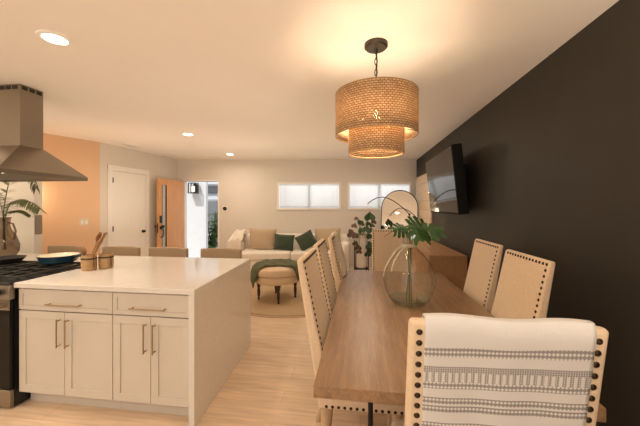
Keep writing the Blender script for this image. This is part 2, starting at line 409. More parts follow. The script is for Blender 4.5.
# front door (open) and its frame
mb = MB(); 
mb.bx(DR[0]-0.03,DR[0],-0.01,0.13,0,DZ); mb.bx(DR[1],DR[1]+0.03,-0.01,0.13,0,DZ); mb.bx(DR[0]-0.03,DR[1]+0.03,-0.01,0.13,DZ,DZ+0.03)
mb.bx(DR[0],DR[1],0.0,0.14,0.001,0.02)
struct('trim_1', mb, M['trim'], loc=B(0,WB), rz=TH)
hx, hw_ = -3.10, 6.86; ex, ew = -3.255, 6.05
ln = math.hypot(ex-hx, ew-hw_); da = math.atan2(ew-hw_, ex-hx)
mb = MB(); z0, z1 = 0.025, 2.055; s0, s1 = 0.60, 0.72     # glazed slot near the latch side
mb.bx(0,s0,-0.045,0,z0,z1); mb.bx(s1,ln,-0.045,0,z0,z1); mb.bx(s0,s1,-0.045,0,z0,0.25); mb.bx(s0,s1,-0.045,0,1.93,z1)
door = struct('door_1', mb, M['doorwood'], loc=B(hx,hw_), rz=TH+da)
MB().bx(s0,s1,-0.028,-0.018,0.25,1.93).build('glass_strip', M['frosted'], door)
mb = MB(); mb.bx(s0-0.006,s0,-0.052,0.006,0.25,1.93); mb.bx(s1,s1+0.006,-0.052,0.006,0.25,1.93); mb.build('glass_bead', M['blackmetal'], door)
mb = MB()
for y in (0.008,-0.053): mb.box((ln-0.06,y,1.22),(0.07,0.016,0.15))
mb.build('keypad_deadbolt', M['black'], door, bevel=0.004)
mb = MB()
for sg, y in ((1,0.0),(-1,-0.045)):
    mb.box((ln-0.06,y+sg*0.008,1.05),(0.06,0.016,0.07))
    mb.tube([(ln-0.06,y,1.06),(ln-0.06,y+sg*0.055,1.05),(ln-0.07,y+sg*0.06,0.95),(ln-0.06,y+sg*0.05,0.86),(ln-0.06,y,0.85)],0.011)
    mb.sphere((ln-0.06,y+sg*0.06,1.08),0.028)
mb.build('handle', M['black'], door, smooth=True)
MB().bx(ln-0.002,ln+0.002,-0.034,-0.011,0.95,1.15).build('latch_plate', M['blackmetal'], door)

# closet door on the left wall
d = (LB-LA).normalized(); la = math.atan2(d.y,d.x); LO = (LA.x,LA.y,0)
mb = MB(); mb.bx(0.13,0.215,-0.022,0.0,0,2.19); mb.bx(0.965,1.05,-0.022,0,0,2.19); mb.bx(0.13,1.05,-0.024,0,2.105,2.20)
struct('trim_2', mb, M['trim'], loc=LO, rz=la, bevel=0.005)
mb = MB(); mb.bx(0.222,0.958,-0.012,0.0,0.01,2.095)
door = struct('door_2', mb, M['trim'], loc=LO, rz=la)
for z in (1.94,1.09,0.25): MB().bx(0.212,0.228,-0.028,-0.01,z-0.045,z+0.045).build('hinge', M['black'], door)
mb = MB(); mb.cyl((0.89,-0.018,1.0),0.028,0.012,rot=RX(PI/2)); mb.cyl((0.89,-0.035,1.0),0.01,0.04,rot=RX(PI/2)); mb.sphere((0.89,-0.05,1.0),0.024)
mb.build('knob', M['blackmetal'], door, smooth=True)

# ------------------------------------------------------------------ outside the front door
struct('ground_outside', MB().prism([tuple(B(-9,WB+0.13).xy),tuple(B(6,WB+0.13).xy),tuple(B(6,14).xy),tuple(B(-9,14).xy)],-0.12,-0.01), M['concrete'])
mb = MB(); mb.bx(-7,-3.27,8.6,8.75,-0.01,3.4); struct('wall_outside', mb, M['extwall'], loc=(0,0,0), rz=TH)
mb = MB(); mb.bx(-8,5,11,11.15,-0.01,3.6); w_ = struct('wall_neighbour', mb, M['extwall'], rz=TH)
mb = MB(); mb.bx(-4.25,-3.45,10.94,11.0,0.6,1.75); o = struct('window_4', mb, M['extgrey'], rz=TH)
MB().bx(-4.18,-3.52,10.93,10.94,0.68,1.68).build('glass_pane', M['louvre'], o)
mb = MB(); mb.bx(-4.35,-3.5,10.93,11.0,1.98,2.3)
for i in range(6): mb.box((-3.925,10.92,2.03+0.045*i),(0.8,0.05,0.006),RX(0.6))
tag(mb.build('wall_vent', M['louvre'], rz=TH), 'grey louvred vent high on white wall outside the open door', 'vent')
t = thing('outdoor_lantern', 'square black lantern on white outside wall seen through open front door', 'lantern', B(-3.57,8.6,1.86), TH)
mb = MB(); mb.box((0,-0.02,0.14),(0.10,0.03,0.26)); mb.build('wall_bracket', M['blackmetal'], t)
mb = MB(); 
for x in (-0.1,0.1):
    for y in (-0.24,-0.06): mb.box((x,y,0.14),(0.026,0.026,0.28))
mb.box((0,-0.15,0.005),(0.23,0.21,0.02)); mb.box((0,-0.15,0.285),(0.22,0.20,0.015)); mb.box((0,-0.05,0.14),(0.05,0.06,0.05))
mb.build('frame', M['blackmetal'], t)
MB().cyl((0,-0.15,0.12),0.05,0.16).build('bulb', M['lantern'], t)

def leaf_blade(mb, base, dirv, length, width, up=Vector((0,0,1)), bend=0.25, n=6):
    """pointed blade with a curved midrib and slight fold"""
    dirv = Vector(dirv).normalized(); side = dirv.cross(up)
    if side.length < 1e-3: side = Vector((1,0,0))
    side.normalize(); nrm = side.cross(dirv).normalized(); base = Vector(base); L = []; C = []; R = []
    for i in range(n+1):
        t = i/n; p = base + dirv*length*t - nrm*bend*length*t*t
        w = width*0.5*(math.sin(PI*min(1,t*0.93+0.07))**0.8)
        if i == n: w = width*0.01
        L.append(mb.bm.verts.new(p+side*w+nrm*w*0.25)); C.append(mb.bm.verts.new(p)); R.append(mb.bm.verts.new(p-side*w+nrm*w*0.25))
    for i in range(n):
        mb.bm.faces.new((L[i],C[i],C[i+1],L[i+1])); mb.bm.faces.new((C[i],R[i],R[i+1],C[i+1]))
t = thing('garden_shrub', 'leafy green shrub growing outside the open front door', 'shrub', B(-3.42,9.5,0), 0)
mb = MB(); ms = MB()
for k in range(16):
    a = random.uniform(0,2*PI); q = random.uniform(0.05,0.34); top = Vector((q*math.cos(a),q*math.sin(a),random.uniform(0.7,1.35)))
    ms.tube([(0,0,0),top*0.5+Vector((0,0,0.05)),top],0.012,6)
    for j in range(22):
        p = top*random.uniform(0.2,1.0); b = random.uniform(0,2*PI)
        leaf_blade(mb, p, (math.cos(b),math.sin(b),random.uniform(-0.2,0.7)), random.uniform(0.14,0.26), 0.085, n=4)
ms.build('stem', M['stem'], t); mb.build('foliage', M['bush'], t, recalc=False)

# wall bits
t = thing('thermostat', 'small black device on wall right of the front door', 'thermostat', B(-2.18,WB,1.435), TH)
MB().cyl((0,-0.012,0),0.045,0.024,rot=RX(PI/2)).build('dial', M['black'], t, bevel=0.005)
MB().box((0,-0.003,0),(0.10,0.006,0.12)).build('back_plate', M['trim'], t)
d = (LA-HA).normalized(); p = HA + d*((Vector((-4.379,4.26))-HA).length); pa = math.atan2(d.y,d.x)
t = thing('light_switch', 'white switch plate on the peach hall wall', 'switch', (p.x,p.y,1.23), pa)
MB().box((0,-0.004,0),(0.13,0.008,0.12)).build('plate', M['cream'], t, bevel=0.003)
for x in (-0.03,0.03): MB().box((x,-0.011,0),(0.03,0.008,0.06)).build('rocker', M['trim'], t)
t = thing('wall_panel', 'small grey panel on end of kitchen wall beside the palm', 'panel', (-4.045,3.30,1.25), 0)
MB().box((0.006,0,0),(0.012,0.08,0.24)).build('panel_face', M['plate'], t, bevel=0.003)

# ------------------------------------------------------------------ ceiling fixtures
def downlight(x, y, label):
    t = thing('recessed_downlight', label, 'ceiling light', (x,y,CEIL), 0, 'recessed ceiling lights')
    MB().lathe([(0.062,-0.001),(0.066,-0.010),(0.086,-0.007),(0.09,-0.0005)],36,close=False).build('trim_ring', M['trim'], t, smooth=True)
    MB().cyl((0,0,-0.004),0.063,0.006,36).build('lens', M['lens'], t)
def spot(x, y, e, z=CEIL-0.014):
    l = bpy.data.lights.new('downlight_and_fill','AREA'); l.shape = 'DISK'; l.size = 0.12; l.energy = e; l.color = WARM; l.spread = math.radians(170)
    o = bpy.data.objects.new('downlight_and_fill', l); COL.objects.link(o); o.location = (x,y,z)
WARM = (1.0,0.785,0.575)
DL = [(-1.928,1.673,'recessed ceiling light nearest the viewer, largest, over the kitchen island'),
      (-2.518,4.133,'recessed ceiling light in the middle of the ceiling, toward the closet door'),
      (-2.621,5.806,'farthest recessed ceiling light, close above the front door')]
E_DL = 8
for (x, y, lb), e_ in zip(DL,(7,9,6)): downlight(x, y, lb); spot(x, y, e_)
for x, y in ((-3.9,0.6),(-1.9,-0.9),(-3.9,-0.9)): spot(x, y, E_DL)  # unseen ceiling lamps added to light the kitchen, no fixtures
spot(-0.4, -0.9, 12); spot(0.10, 5.3, 11)  # fixtureless ceiling fill, added to brighten floor and sofa
def uplight(x, y, z, e, size=0.35):  # added up-facing fill lamps, no such fixture in the room
    l = bpy.data.lights.new('added_uplight','AREA'); l.shape = 'DISK'; l.size = size; l.energy = e; l.color = WARM
    o = bpy.data.objects.new('added_uplight', l); COL.objects.link(o); o.location = (x,y,z); o.rotation_euler = (PI,0,0)
uplight(-1.4,-1.2,1.2,3,0.8); uplight(0.85,-0.2,1.1,40,0.7); uplight(-4.6,0.4,1.2,5,0.8)
for r_, w_, e_ in ((-2.75,4.6,5),(-1.2,5.2,7),(0.75,4.6,5.5),(-0.45,3.0,4)): p_ = B(r_,w_); uplight(p_.x,p_.y,1.0,e_,0.8)
l = bpy.data.lights.new('hall_lamp','POINT'); l.energy = 4; l.color = (1.0,0.66,0.40); l.shadow_soft_size = 0.08
o = bpy.data.objects.new('hall_lamp', l); COL.objects.link(o); o.location = (-4.52,3.55,1.65)
l = bpy.data.lights.new('kitchen_fill_lamp','POINT'); l.energy = 9; l.color = (1.0,0.82,0.58); l.shadow_soft_size = 0.1  # unseen fill lamp added to brighten the kitchen wall
o = bpy.data.objects.new('kitchen_fill_lamp', l); COL.objects.link(o); o.location = (-4.55,2.5,2.2)
for r_ in (-0.252, 1.365):          # lamps added outside the two high windows to boost daylight
    l = bpy.data.lights.new('window_fill_lamp','AREA'); l.shape = 'RECTANGLE'; l.size = 1.5; l.size_y = 0.7; l.energy = 6.5; l.color = (1.0,0.97,0.94)
    o = bpy.data.objects.new('window_fill_lamp', l); COL.objects.link(o); o.location = B(r_,WB+0.55,1.85); o.rotation_euler = (-PI/2-0.1,0,TH)
# air vent
t = thing('air_vent', 'slim white slotted air vent in ceiling by the left wall', 'vent', (-4.0,4.79,CEIL), math.radians(80))
mb = MB(); mb.bx(-0.16,0.16,-0.05,-0.035,-0.008,0); mb.bx(-0.16,0.16,0.035,0.05,-0.008,0); mb.bx(-0.16,-0.145,-0.05,0.05,-0.008,0); mb.bx(0.145,0.16,-0.05,0.05,-0.008,0)
mb.build('frame', M['trim'], t)
MB().bx(-0.145,0.145,-0.035,0.035,-0.002,-0.0005).build('duct_backing', M['plate'], t)
mb = MB()
for k in range(4): mb.box((0,-0.026+0.0175*k,-0.004),(0.29,0.01,0.0015),RX(0.5))
mb.build('slats', M['trim'], t)

# pendant
px_, py_ = 0.105, 2.015
t = thing('pendant_lamp', 'two tier woven rattan drum pendant lamp above the dining table', 'pendant lamp', (px_,py_,CEIL))
MB().lathe([(0.02,-0.034),(0.066,-0.032),(0.076,-0.022),(0.076,0)],32).build('canopy', M['bronze'], t, smooth=True)
mb = MB(); zc = CEIL-0.034; k = 0
for i in range(6):
    cz = -0.045-0.036*i; a = 0 if i % 2 == 0 else PI/2
    pts = [Vector((0.009*math.cos(q)*math.cos(a),0.009*math.cos(q)*math.sin(a),cz+0.022*math.sin(q))) for q in [2*PI*j/12 for j in range(12)]]
    mb.tube(pts,0.0028,6,closed=True)
mb.build('chain', M['bronze'], t, smooth=True)
MB().tube([(0.004,0.004,-0.02),(0.006,-0.003,-0.14),(0,0,-0.28),(0,0,-0.47)],0.004,6).build('cord', M['bronze'], t)
zt, zb = 2.214-CEIL, 1.943-CEIL; zi, zib = 2.0-CEIL, 1.824-CEIL; R1, R2 = 0.264, 0.177
MB().lathe([(R1,zb),(R1,zt)],72,close=False,uv=True).build('outer_shade', M['rattan'], t, smooth=True, solid=0.004)
MB().lathe([(R2,zib),(R2,zi)],72,close=False,uv=True).build('inner_shade', M['rattan'], t, smooth=True, solid=0.004)
mb = MB()
for R, z in ((R1,zt),(R1,zb),(R2,zib),(R2,zi)):
    mb.tube([(R*math.cos(2*PI*i/64),R*math.sin(2*PI*i/64),z) for i in range(64)],0.005,6,closed=True)
mb.build('rim', M['crock'], t, smooth=True)
mb = MB()
for a in (0,2*PI/3,4*PI/3):
    mb.tube([(0,0,zt-0.01),(R1*math.cos(a),R1*math.sin(a),zt-0.01)],0.003,6)
    MB().tube([(R2*math.cos(a),R2*math.sin(a),zi-0.01),(R1*math.cos(a),R1*math.sin(a),zb+0.02)],0.003,6).build('inner_spoke', M['bronze'], t)
mb.tube([(0,0,zt-0.01),(0,0,zt-0.12)],0.012,8)
for a in (0.5,0.5+2*PI/3,0.5+4*PI/3): mb.tube([(0,0,zt-0.10),(0.07*math.cos(a),0.07*math.sin(a),zt-0.10),(0.09*math.cos(a),0.09*math.sin(a),zt-0.14)],0.007,8)
mb.build('spider_frame', M['bronze'], t, smooth=True)
for a in (0.5,0.5+2*PI/3,0.5+4*PI/3):
    x, y = 0.09*math.cos(a), 0.09*math.sin(a)
    MB().lathe([(0.010,zt-0.135),(0.013,zt-0.15),(0.026,zt-0.18),(0.022,zt-0.20),(0.004,zt-0.215)],16,(x,y,0)).build('bulb', M['lampglass'], t, smooth=True)
    l = bpy.data.lights.new('bulb_glow','POINT'); l.energy = 2.6; l.color = WARM; l.shadow_soft_size = 0.03
    o = bpy.data.objects.new('bulb_glow', l); COL.objects.link(o); o.location = (px_+x*1.6,py_+y*1.6,CEIL+zt-0.19)

# ------------------------------------------------------------------ kitchen island
def bar_handle(mb, p0, p1, off, r=0.005):
    p0, p1, off = Vector(p0), Vector(p1), Vector(off); d = (p1-p0).normalized()
    mb.tube([p0+off, p1+off], r, 8)
    for p in (p0+d*0.012, p1-d*0.012): mb.tube([p, p+off], r*0.9, 8)
def shaker(mb, x0, x1, z0, z1, y, rail=0.055):
    mb.bx(x0,x1,y,y+0.012,z0,z1)
    mb.bx(x0,x1,y-0.008,y+0.006,z1-rail,z1); mb.bx(x0,x1,y-0.008,y+0.006,z0,z0+rail)
    mb.bx(x0,x0+rail,y-0.008,y+0.006,z0+rail,z1-rail); mb.bx(x1-rail,x1,y-0.008,y+0.006,z0+rail,z1-rail)
def cabinet(x0, x1, dh, label):
    t = thing('base_cabinet', label, 'cabinet', (0,0,0), 0, 'white island cabinets')
    YF = 1.898
    mb = MB(); mb.bx(x0,x1,YF+0.016,2.52,0.112,0.882); mb.bx(x0,x1,YF+0.075,2.5,0.0,0.112); mb.build('body', M['cab'], t)
    mb = MB(); mb.bx(x0+0.002,x1-0.002,YF,YF+0.012,0.722,0.872)
    rl = 0.03
    mb.bx(x0+0.002,x1-0.002,YF-0.006,YF,0.872-rl,0.872); mb.bx(x0+0.002,x1-0.002,YF-0.006,YF,0.722,0.722+rl)
    mb.bx(x0+0.002,x0+0.002+rl,YF-0.006,YF,0.722+rl,0.872-rl); mb.bx(x1-0.002-rl,x1-0.002,YF-0.006,YF,0.722+rl,0.872-rl)
    dr = mb.build('drawer', M['cab'], t)
    mb = MB(); bar_handle(mb,(dh[0],YF,0.772),(dh[1],YF,0.772),(0,-0.032,0)); mb.build('handle', M['brass'], dr, smooth=True)
    xm = (x0+x1)/2
    for a, b, hx in ((x0+0.002,xm-0.0015,xm-0.034),(xm+0.0015,x1-0.002,xm+0.034)):
        mb = MB(); shaker(mb,a,b,0.116,0.714,YF+0.002); dd = mb.build('door', M['cab'], t, bevel=0.0015, seg=1)
        mb = MB(); bar_handle(mb,(hx,YF,0.47),(hx,YF,0.672),(0,-0.036,0)); mb.build('handle', M['brass'], dd, smooth=True)
cabinet(-2.485,-1.720,(-2.235,-1.960),'white two-door base cabinet beside the range, left half of island')
cabinet(-1.718,-1.137,(-1.575,-1.312),'white two-door base cabinet at the waterfall end of island')
# support carcass under the overhang, behind the range
t = thing('island_back_cabinet', 'plain white island back panel cabinet behind the range', 'cabinet', (0,0,0))
mb = MB(); mb.bx(-4.35,-1.172,2.56,2.72,0.0,0.882); mb.build('body', M['cab'], t)
t = thing('island_countertop', 'white quartz island countertop with waterfall side panel', 'countertop', (0,0,0))
mb = MB(); mb.prism([(-2.497,1.868),(-1.092,1.868),(-1.155,3.07),(-4.4,3.07),(-4.4,2.53),(-2.497,2.53)],0.884,0.92)
mb.build('slab', M['quartz'], t, bevel=0.003)
mb = MB(); mb.prism([(-1.135,1.868),(-1.093,1.868),(-1.156,3.07),(-1.198,3.07)],0.0,0.884); mb.build('waterfall_panel', M['quartz'], t, bevel=0.002)

# range
rx0, rx1 = -3.262, -2.505; ry0, ry1 = 1.853, 2.52
t = thing('gas_range', 'stainless gas range with black grates at left end of island', 'stove', (0,0,0))
mb = MB(); mb.bx(rx0,rx1,ry0+0.03,ry1,0.015,0.90); mb.bx(rx0+0.02,rx1-0.02,ry0+0.08,ry1,0.0,0.015); mb.build('body', M['black'], t)
mb = MB(); mb.bx(rx0,rx1-0.001,ry0-0.004,ry1,0.90,0.925); mb.build('cooktop', M['black'], t, bevel=0.004)
mb = MB(); mb.hexa([(rx0,ry0-0.012,0.80),(rx1,ry0-0.012,0.80),(rx1,ry0+0.04,0.80),(rx0,ry0+0.04,0.80),(rx0,ry0-0.003,0.905),(rx1,ry0-0.003,0.905),(rx1,ry0+0.04,0.905),(rx0,ry0+0.04,0.905)])
cp = mb.build('control_panel', M['steel'], t, bevel=0.003)
for i in range(5):
    MB().cyl((rx1-0.09-0.145*i,ry0-0.028,0.855),0.022,0.04,20,rot=RX(PI/2)).build('knob', M['black'], cp, bevel=0.003)
mb = MB(); mb.bx(rx0+0.004,rx1-0.004,ry0,ry0+0.03,0.15,0.795); od = mb.build('oven_door', M['ovenglass'], t, bevel=0.004)
mb = MB(); mb.bx(rx0+0.004,rx1-0.004,ry0-0.004,ry0,0.725,0.795); mb.build('door_trim', M['steel'], od)
mb = MB(); bar_handle(mb,(rx0+0.05,ry0,0.755),(rx1-0.03,ry0,0.755),(0,-0.045,0),0.012); mb.build('handle', M['steel'], od, smooth=True)
mb = MB(); mb.bx(rx0+0.004,rx1-0.004,ry0,ry0+0.03,0.02,0.142); mb.build('warming_drawer', M['steel'], t, bevel=0.004)
gw = (rx1-rx0-0.03)/3
for i in range(3):
    a = rx0+0.012+i*(gw+0.003); b = a+gw; mb = MB(); z0, z1 = 0.94, 0.956
    for x in (a+0.008,b-0.008): mb.bx(x-0.008,x+0.008,ry0+0.06,ry1-0.03,z0,z1)
    for y in (ry0+0.065,(ry0+ry1)/2,ry1-0.035): mb.bx(a,b,y-0.008,y+0.008,z0,z1)
    xm = (a+b)/2; mb.bx(xm-0.006,xm+0.006,ry0+0.065,ry1-0.035,z0,z1)
    for y in (ry0+0.2,ry1-0.17): mb.bx(a,b,y-0.006,y+0.006,z0,z1)
    for x in (a+0.008,b-0.008):
        for y in (ry0+0.068,ry1-0.038): mb.bx(x-0.008,x+0.008,y-0.008,y+0.008,0.924,z0)
    mb.build('grate', M['iron'], t)
    for y in (ry0+0.2,ry1-0.17): MB().lathe([(0.05,0.925),(0.05,0.933),(0.034,0.934),(0.034,0.939),(0.0,0.939)],20,(xm,y,0)).build('burner', M['iron'], t)

# hood
t = thing('range_hood', 'stainless pyramid range hood with square chimney hanging over the range', 'range hood', (0,0,0))
hx0, hx1, hy0, hy1 = -3.52, -2.57, 1.82, 2.54; cx0, cx1, cy0, cy1 = -3.243, -2.943, 2.25, 2.446; zl = 1.752
def ring(mb, a, b):   # four-sided skin between two rectangles
    va = [mb.bm.verts.new(p) for p in a]; vb = [mb.bm.verts.new(p) for p in b]
    for i in range(4): mb.bm.faces.new((va[i],va[(i+1)%4],vb[(i+1)%4],vb[i]))
rect = lambda x0,x1,y0,y1,z: [(x0,y0,z),(x1,y0,z),(x1,y1,z),(x0,y1,z)]
mb = MB(); ring(mb, rect(hx0,hx1,hy0,hy1,zl), rect(cx0,cx1,cy0,cy1,2.012)); ring(mb, rect(hx0,hx1,hy0,hy1,1.72), rect(hx0,hx1,hy0,hy1,zl))
mb.build('canopy', M['steel'], t, solid=-0.002)
mb = MB(); mb.bx(hx0+0.02,hx1-0.02,hy0+0.02,hy1-0.02,1.735,1.74)
for i in range(14): mb.bx(hx0+0.08+0.057*i,hx0+0.11+0.057*i,hy0+0.12,hy1-0.08,1.728,1.735)
mb.build('filter', M['steel'], t)
for x in (hx0+0.2,hx1-0.2): MB().cyl((x,hy0+0.07,1.731),0.03,0.008).build('hood_light', M['lens'], t)
mb = MB(); mb.bx(cx0,cx1,cy0,cy1,2.0,CEIL); ch = mb.build('chimney', M['steel'], t, bevel=0.002)
mb = MB()
for i in range(4): mb.bx(cx0+0.02+0.067*i,cx0+0.075+0.067*i,cy0-0.0015,cy0+0.002,CEIL-0.045,CEIL-0.012)
for i in range(3): mb.bx(cx1-0.002,cx1+0.0015,cy0+0.015+0.06*i,cy0+0.06+0.06*i,CEIL-0.045,CEIL-0.012)
mb.build('vent_slot', M['black'], ch)
l = bpy.data.lights.new('hood_lamp','AREA'); l.shape='DISK'; l.size=0.1; l.energy=5; l.color=WARM
o = bpy.data.objects.new('hood_lamp', l); COL.objects.link(o); o.location=(hx1-0.2,hy0+0.07,1.72)

# pans
t = thing('skillet', 'black skillet on the range, left of the blue pan', 'pan', (-3.36+0.1,2.36,0.957))
MB().lathe([(0.0,0.0),(0.115,0.0),(0.15,0.045),(0.154,0.045),(0.154,0.050),(0.146,0.050),(0.112,0.006),(0.0,0.006)],40).build('pan', M['iron'], t, smooth=True)
MB().tube([(-0.14,-0.03,0.035),(-0.22,-0.06,0.05),(-0.34,-0.10,0.055)],[0.012,0.01,0.012]).build('handle', M['iron'], t, smooth=True)
t = thing('braiser_pan', 'navy blue enamel pan with cream inside and long black handle', 'pan', (-2.77,2.44,0.957))
MB().lathe([(0.0,0.0),(0.110,0.0),(0.132,0.012),(0.156,0.070),(0.158,0.072),(0.154,0.072)],48,close=False).build('pan', M['bluepan'], t, smooth=True)
MB().lathe([(0.0,0.008),(0.106,0.008),(0.128,0.016),(0.154,0.072)],48,close=False).build('interior', M['cream'], t, smooth=True)
MB().tube([(0.137,0.0,0.05),(0.17,0.005,0.062),(0.23,0.012,0.070),(0.27,0.016,0.074)],[0.011,0.009,0.012,0.011]).build('handle', M['iron'], t, smooth=True)

# crocks and utensils on the island
def crock(x, y, label):
    t = thing('utensil_crock', label, 'crock', (x,y,0.92), 0, 'wooden crocks on the island')
    MB().lathe([(0,0),(0.050,0),(0.056,0.02),(0.058,0.075),(0.053,0.125),(0.055,0.132),(0.049,0.132),(0.047,0.12),(0.051,0.07),(0.047,0.012),(0,0.012)],32).build('pot', M['crock'], t, smooth=True)
    mb = MB()
    for z in (0.10,0.106): mb.tube([(0.0565*math.cos(2*PI*i/28),0.0565*math.sin(2*PI*i/28),z) for i in range(28)],0.0035,6,closed=True)
    mb.tube([(0.055,-0.01,0.10),(0.060,-0.012,0.07),(0.059,-0.01,0.03)],0.003,6)
    mb.build('twine', M['twine'], t, smooth=True)
crock(-2.35,2.335,'blond wooden crock full of spoons, left one on the island')
crock(-2.272,2.43,'blond wooden crock with dark twine, right one on the island')
cb = Vector((-2.35,2.335,0.933))
def utensil(name, kind, p0, p1, label):
    p0, p1 = cb+Vector(p0), cb+Vector(p1); d = p1-p0; L = d.length
    mb = MB(); q = d.to_track_quat('Z','Y').to_matrix()
    mb.tube([Vector((0,0,0)),Vector((0,0,L*0.78))],[0.009,0.008],8)
    if kind == 'spoon': mb.sphere((0,0,L*0.88),0.034,14,(0.9,0.35,1.35))
    elif kind == 'spatula': mb.hexa([(-0.012,-0.004,L*0.74),(0.012,-0.004,L*0.74),(0.012,0.004,L*0.74),(-0.012,0.004,L*0.74),(-0.03,-0.003,L),(0.03,-0.003,L),(0.026,0.003,L),(-0.026,0.003,L)])
    else:
        mb.sphere((0,0,L*0.86),0.026,14,(1.0,0.5,1.3))
    o = mb.build(name, M['utensil'], None, loc=p0, bevel=0.002)
    o.rotation_mode = 'QUATERNION'; o.rotation_quaternion = d.to_track_quat('Z','Y')
    tag(o, label, 'utensil', 'wooden utensils in the crock')
utensil('wooden_spatula','spatula',(-0.02,-0.01,0.0),(0.135,0.03,0.315),'wooden spatula with flat flared end, leaning farthest right in the crock')
utensil('wooden_spoon','spoon',(-0.03,0.015,0.0),(0.085,0.025,0.315),'wooden spoon with oval bowl, upright tallest in the crock')
utensil('wooden_spoon','spoon',(-0.01,-0.025,0.0),(0.125,0.0,0.265),'wooden spoon with oval bowl, lower one leaning right in the crock')
utensil('wooden_scoop','scoop',(0.02,0.0,0.0),(-0.04,-0.02,0.185),'short wooden scoop at left side of the crock')

# palm in a smoky glass jug behind the range
vx, vy = -3.86, 2.80
t = thing('glass_jug', 'smoky brown glass jug holding palm fronds behind the range', 'vase', (vx,vy,0.92))
MB().lathe([(0.0,0.0),(0.085,0.0),(0.12,0.06),(0.125,0.14),(0.095,0.24),(0.055,0.31),(0.045,0.36),(0.05,0.42),(0.06,0.44)],36,close=False).build('jug_body', M['smokeglass'], t, smooth=True)
MB().tube([(0.05,0,0.38),(0.11,0,0.37),(0.145,0,0.29),(0.125,0,0.2)],0.009,8).build('handle', M['smokeglass'], t, smooth=True)
def frond(pts, ll, label):
    pts = [Vector(p) for p in pts]
    ms = MB(); n = 24; P = []
    for i in range(n+1):
        u = i/n*(len(pts)-1); k = min(int(u), len(pts)-2); f = u-k
        p0 = pts[max(k-1,0)]; p1 = pts[k]; p2 = pts[k+1]; p3 = pts[min(k+2,len(pts)-1)]
        P.append(0.5*((2*p1)+(p2-p0)*f+(2*p0-5*p1+4*p2-p3)*f*f+(3*p1-p0-3*p2+p3)*f**3))
    o = thing('palm_frond', label, 'palm frond', P[0], 0, 'palm fronds in the glass jug')
    P = [p-P[0] for p in P]
    ms.tube(P,[0.006*(1-0.7*i/n) for i in range(n+1)],6); ms.build('stem', M['palm'], o)
    ml = MB()
    for i in range(7,n+1):
        d = (P[min(i+1,n)]-P[i-1]).normalized(); sd = d.cross(Vector((0,0,1)))
        if sd.length < 0.1: sd = d.cross(Vector((0,1,0)))
        sd.normalize()
        L = ll*(0.55+0.45*math.sin(PI*(i-6)/(n-4)))
        for s in (-1,1):
            for q in (0,0.35,0.7,1.0):
                leaf_blade(ml, P[i]-d*q*0.02, d*0.75+sd*s*0.8+Vector((0,0,-0.35+random.uniform(-0.15,0.15))), L*random.uniform(0.85,1.1), 0.012, bend=0.2, n=4)
    ml.build('leaflets', M['palm'], o, recalc=False)
frond([(vx,vy,1.0),(vx,vy+0.01,1.36),(vx+0.10,vy,1.52),(vx+0.27,vy,1.55),(vx+0.47,vy-0.02,1.45)],0.14,'palm frond arching low to the right over the jug, largest')
frond([(vx+0.01,vy,1.0),(vx-0.01,vy,1.36),(vx+0.06,vy+0.05,1.43),(vx+0.16,vy+0.06,1.43),(vx+0.25,vy+0.06,1.38)],0.06,'small palm frond drooping just above the jug mouth')
frond([(vx,vy,1.0),(vx-0.0,vy-0.01,1.40),(vx+0.10,vy,1.85),(vx+0.25,vy+0.02,1.93),(vx+0.36,vy+0.03,1.68)],0.13,'tall palm frond whose tip hangs below the range hood')
frond([(vx,vy+0.01,1.0),(vx-0.02,vy,1.38),(vx-0.10,vy,1.62),(vx-0.24,vy-0.02,1.66)],0.14,'palm frond arching left, out past the picture edge')

# bar stools
def make_stool():
    t = thing('bar_stool', '', 'bar stool', (0,0,0), 0, 'bar stools behind the island')
    # local: seat faces -y (towards the island), back at +y
    mb = MB(); mb.bx(-0.22,0.22,-0.21,0.20,0.60,0.68); mb.build('seat', M['stool'], t, bevel=0.025, seg=3)
    def bk(u,v):
        x = (u-0.5)*0.50; y = 0.235 - 0.28*x*x*1.6; z = 0.70+0.275*v - 0.10*x*x
        return Vector((x,y,z))
    mb = MB(); mb.grid(16,6,bk); mb.build('backrest', M['stool'], t, solid=0.045, bevel=0.012, seg=3)
    for x in (-0.19,0.19):
        for y in (-0.18,0.18):
            sx = x*1.12; sy = y*1.12
            MB().tube([(x,y,0.61),(sx,sy,0.0)],[0.02,0.014],10).build('leg', M['lightwood'], t, smooth=True)
        mb = MB(); mb.tube([(x*0.9,0.19,0.64),(x*0.9,0.205,0.80)],0.012,8); mb.build('back_post', M['lightwood'], t, smooth=True)
    mb = MB(); z = 0.22; q = 0.207; r = 0.196
    mb.tube([(-q,-r,z),(q,-r,z),(q,r,z),(-q,r,z)],0.009,8,closed=True); mb.build('footrest', M['lightwood'], t, smooth=True)
    return t
stool0 = make_stool()
for i, (x, lb) in enumerate(((-3.76,'taupe bar stool behind the range and blue pan, leftmost of the row'),(-2.97,'taupe bar stool in front of the white closet door, second from left'),
        (-2.33,'taupe bar stool in front of the open wooden door, third from left'),(-1.65,'taupe bar stool nearest the sofa, rightmost of the row'))):
    o = stool0 if i == 0 else copy_tree(stool0)
    o.location = (x,3.17,0); o['label'] = lb

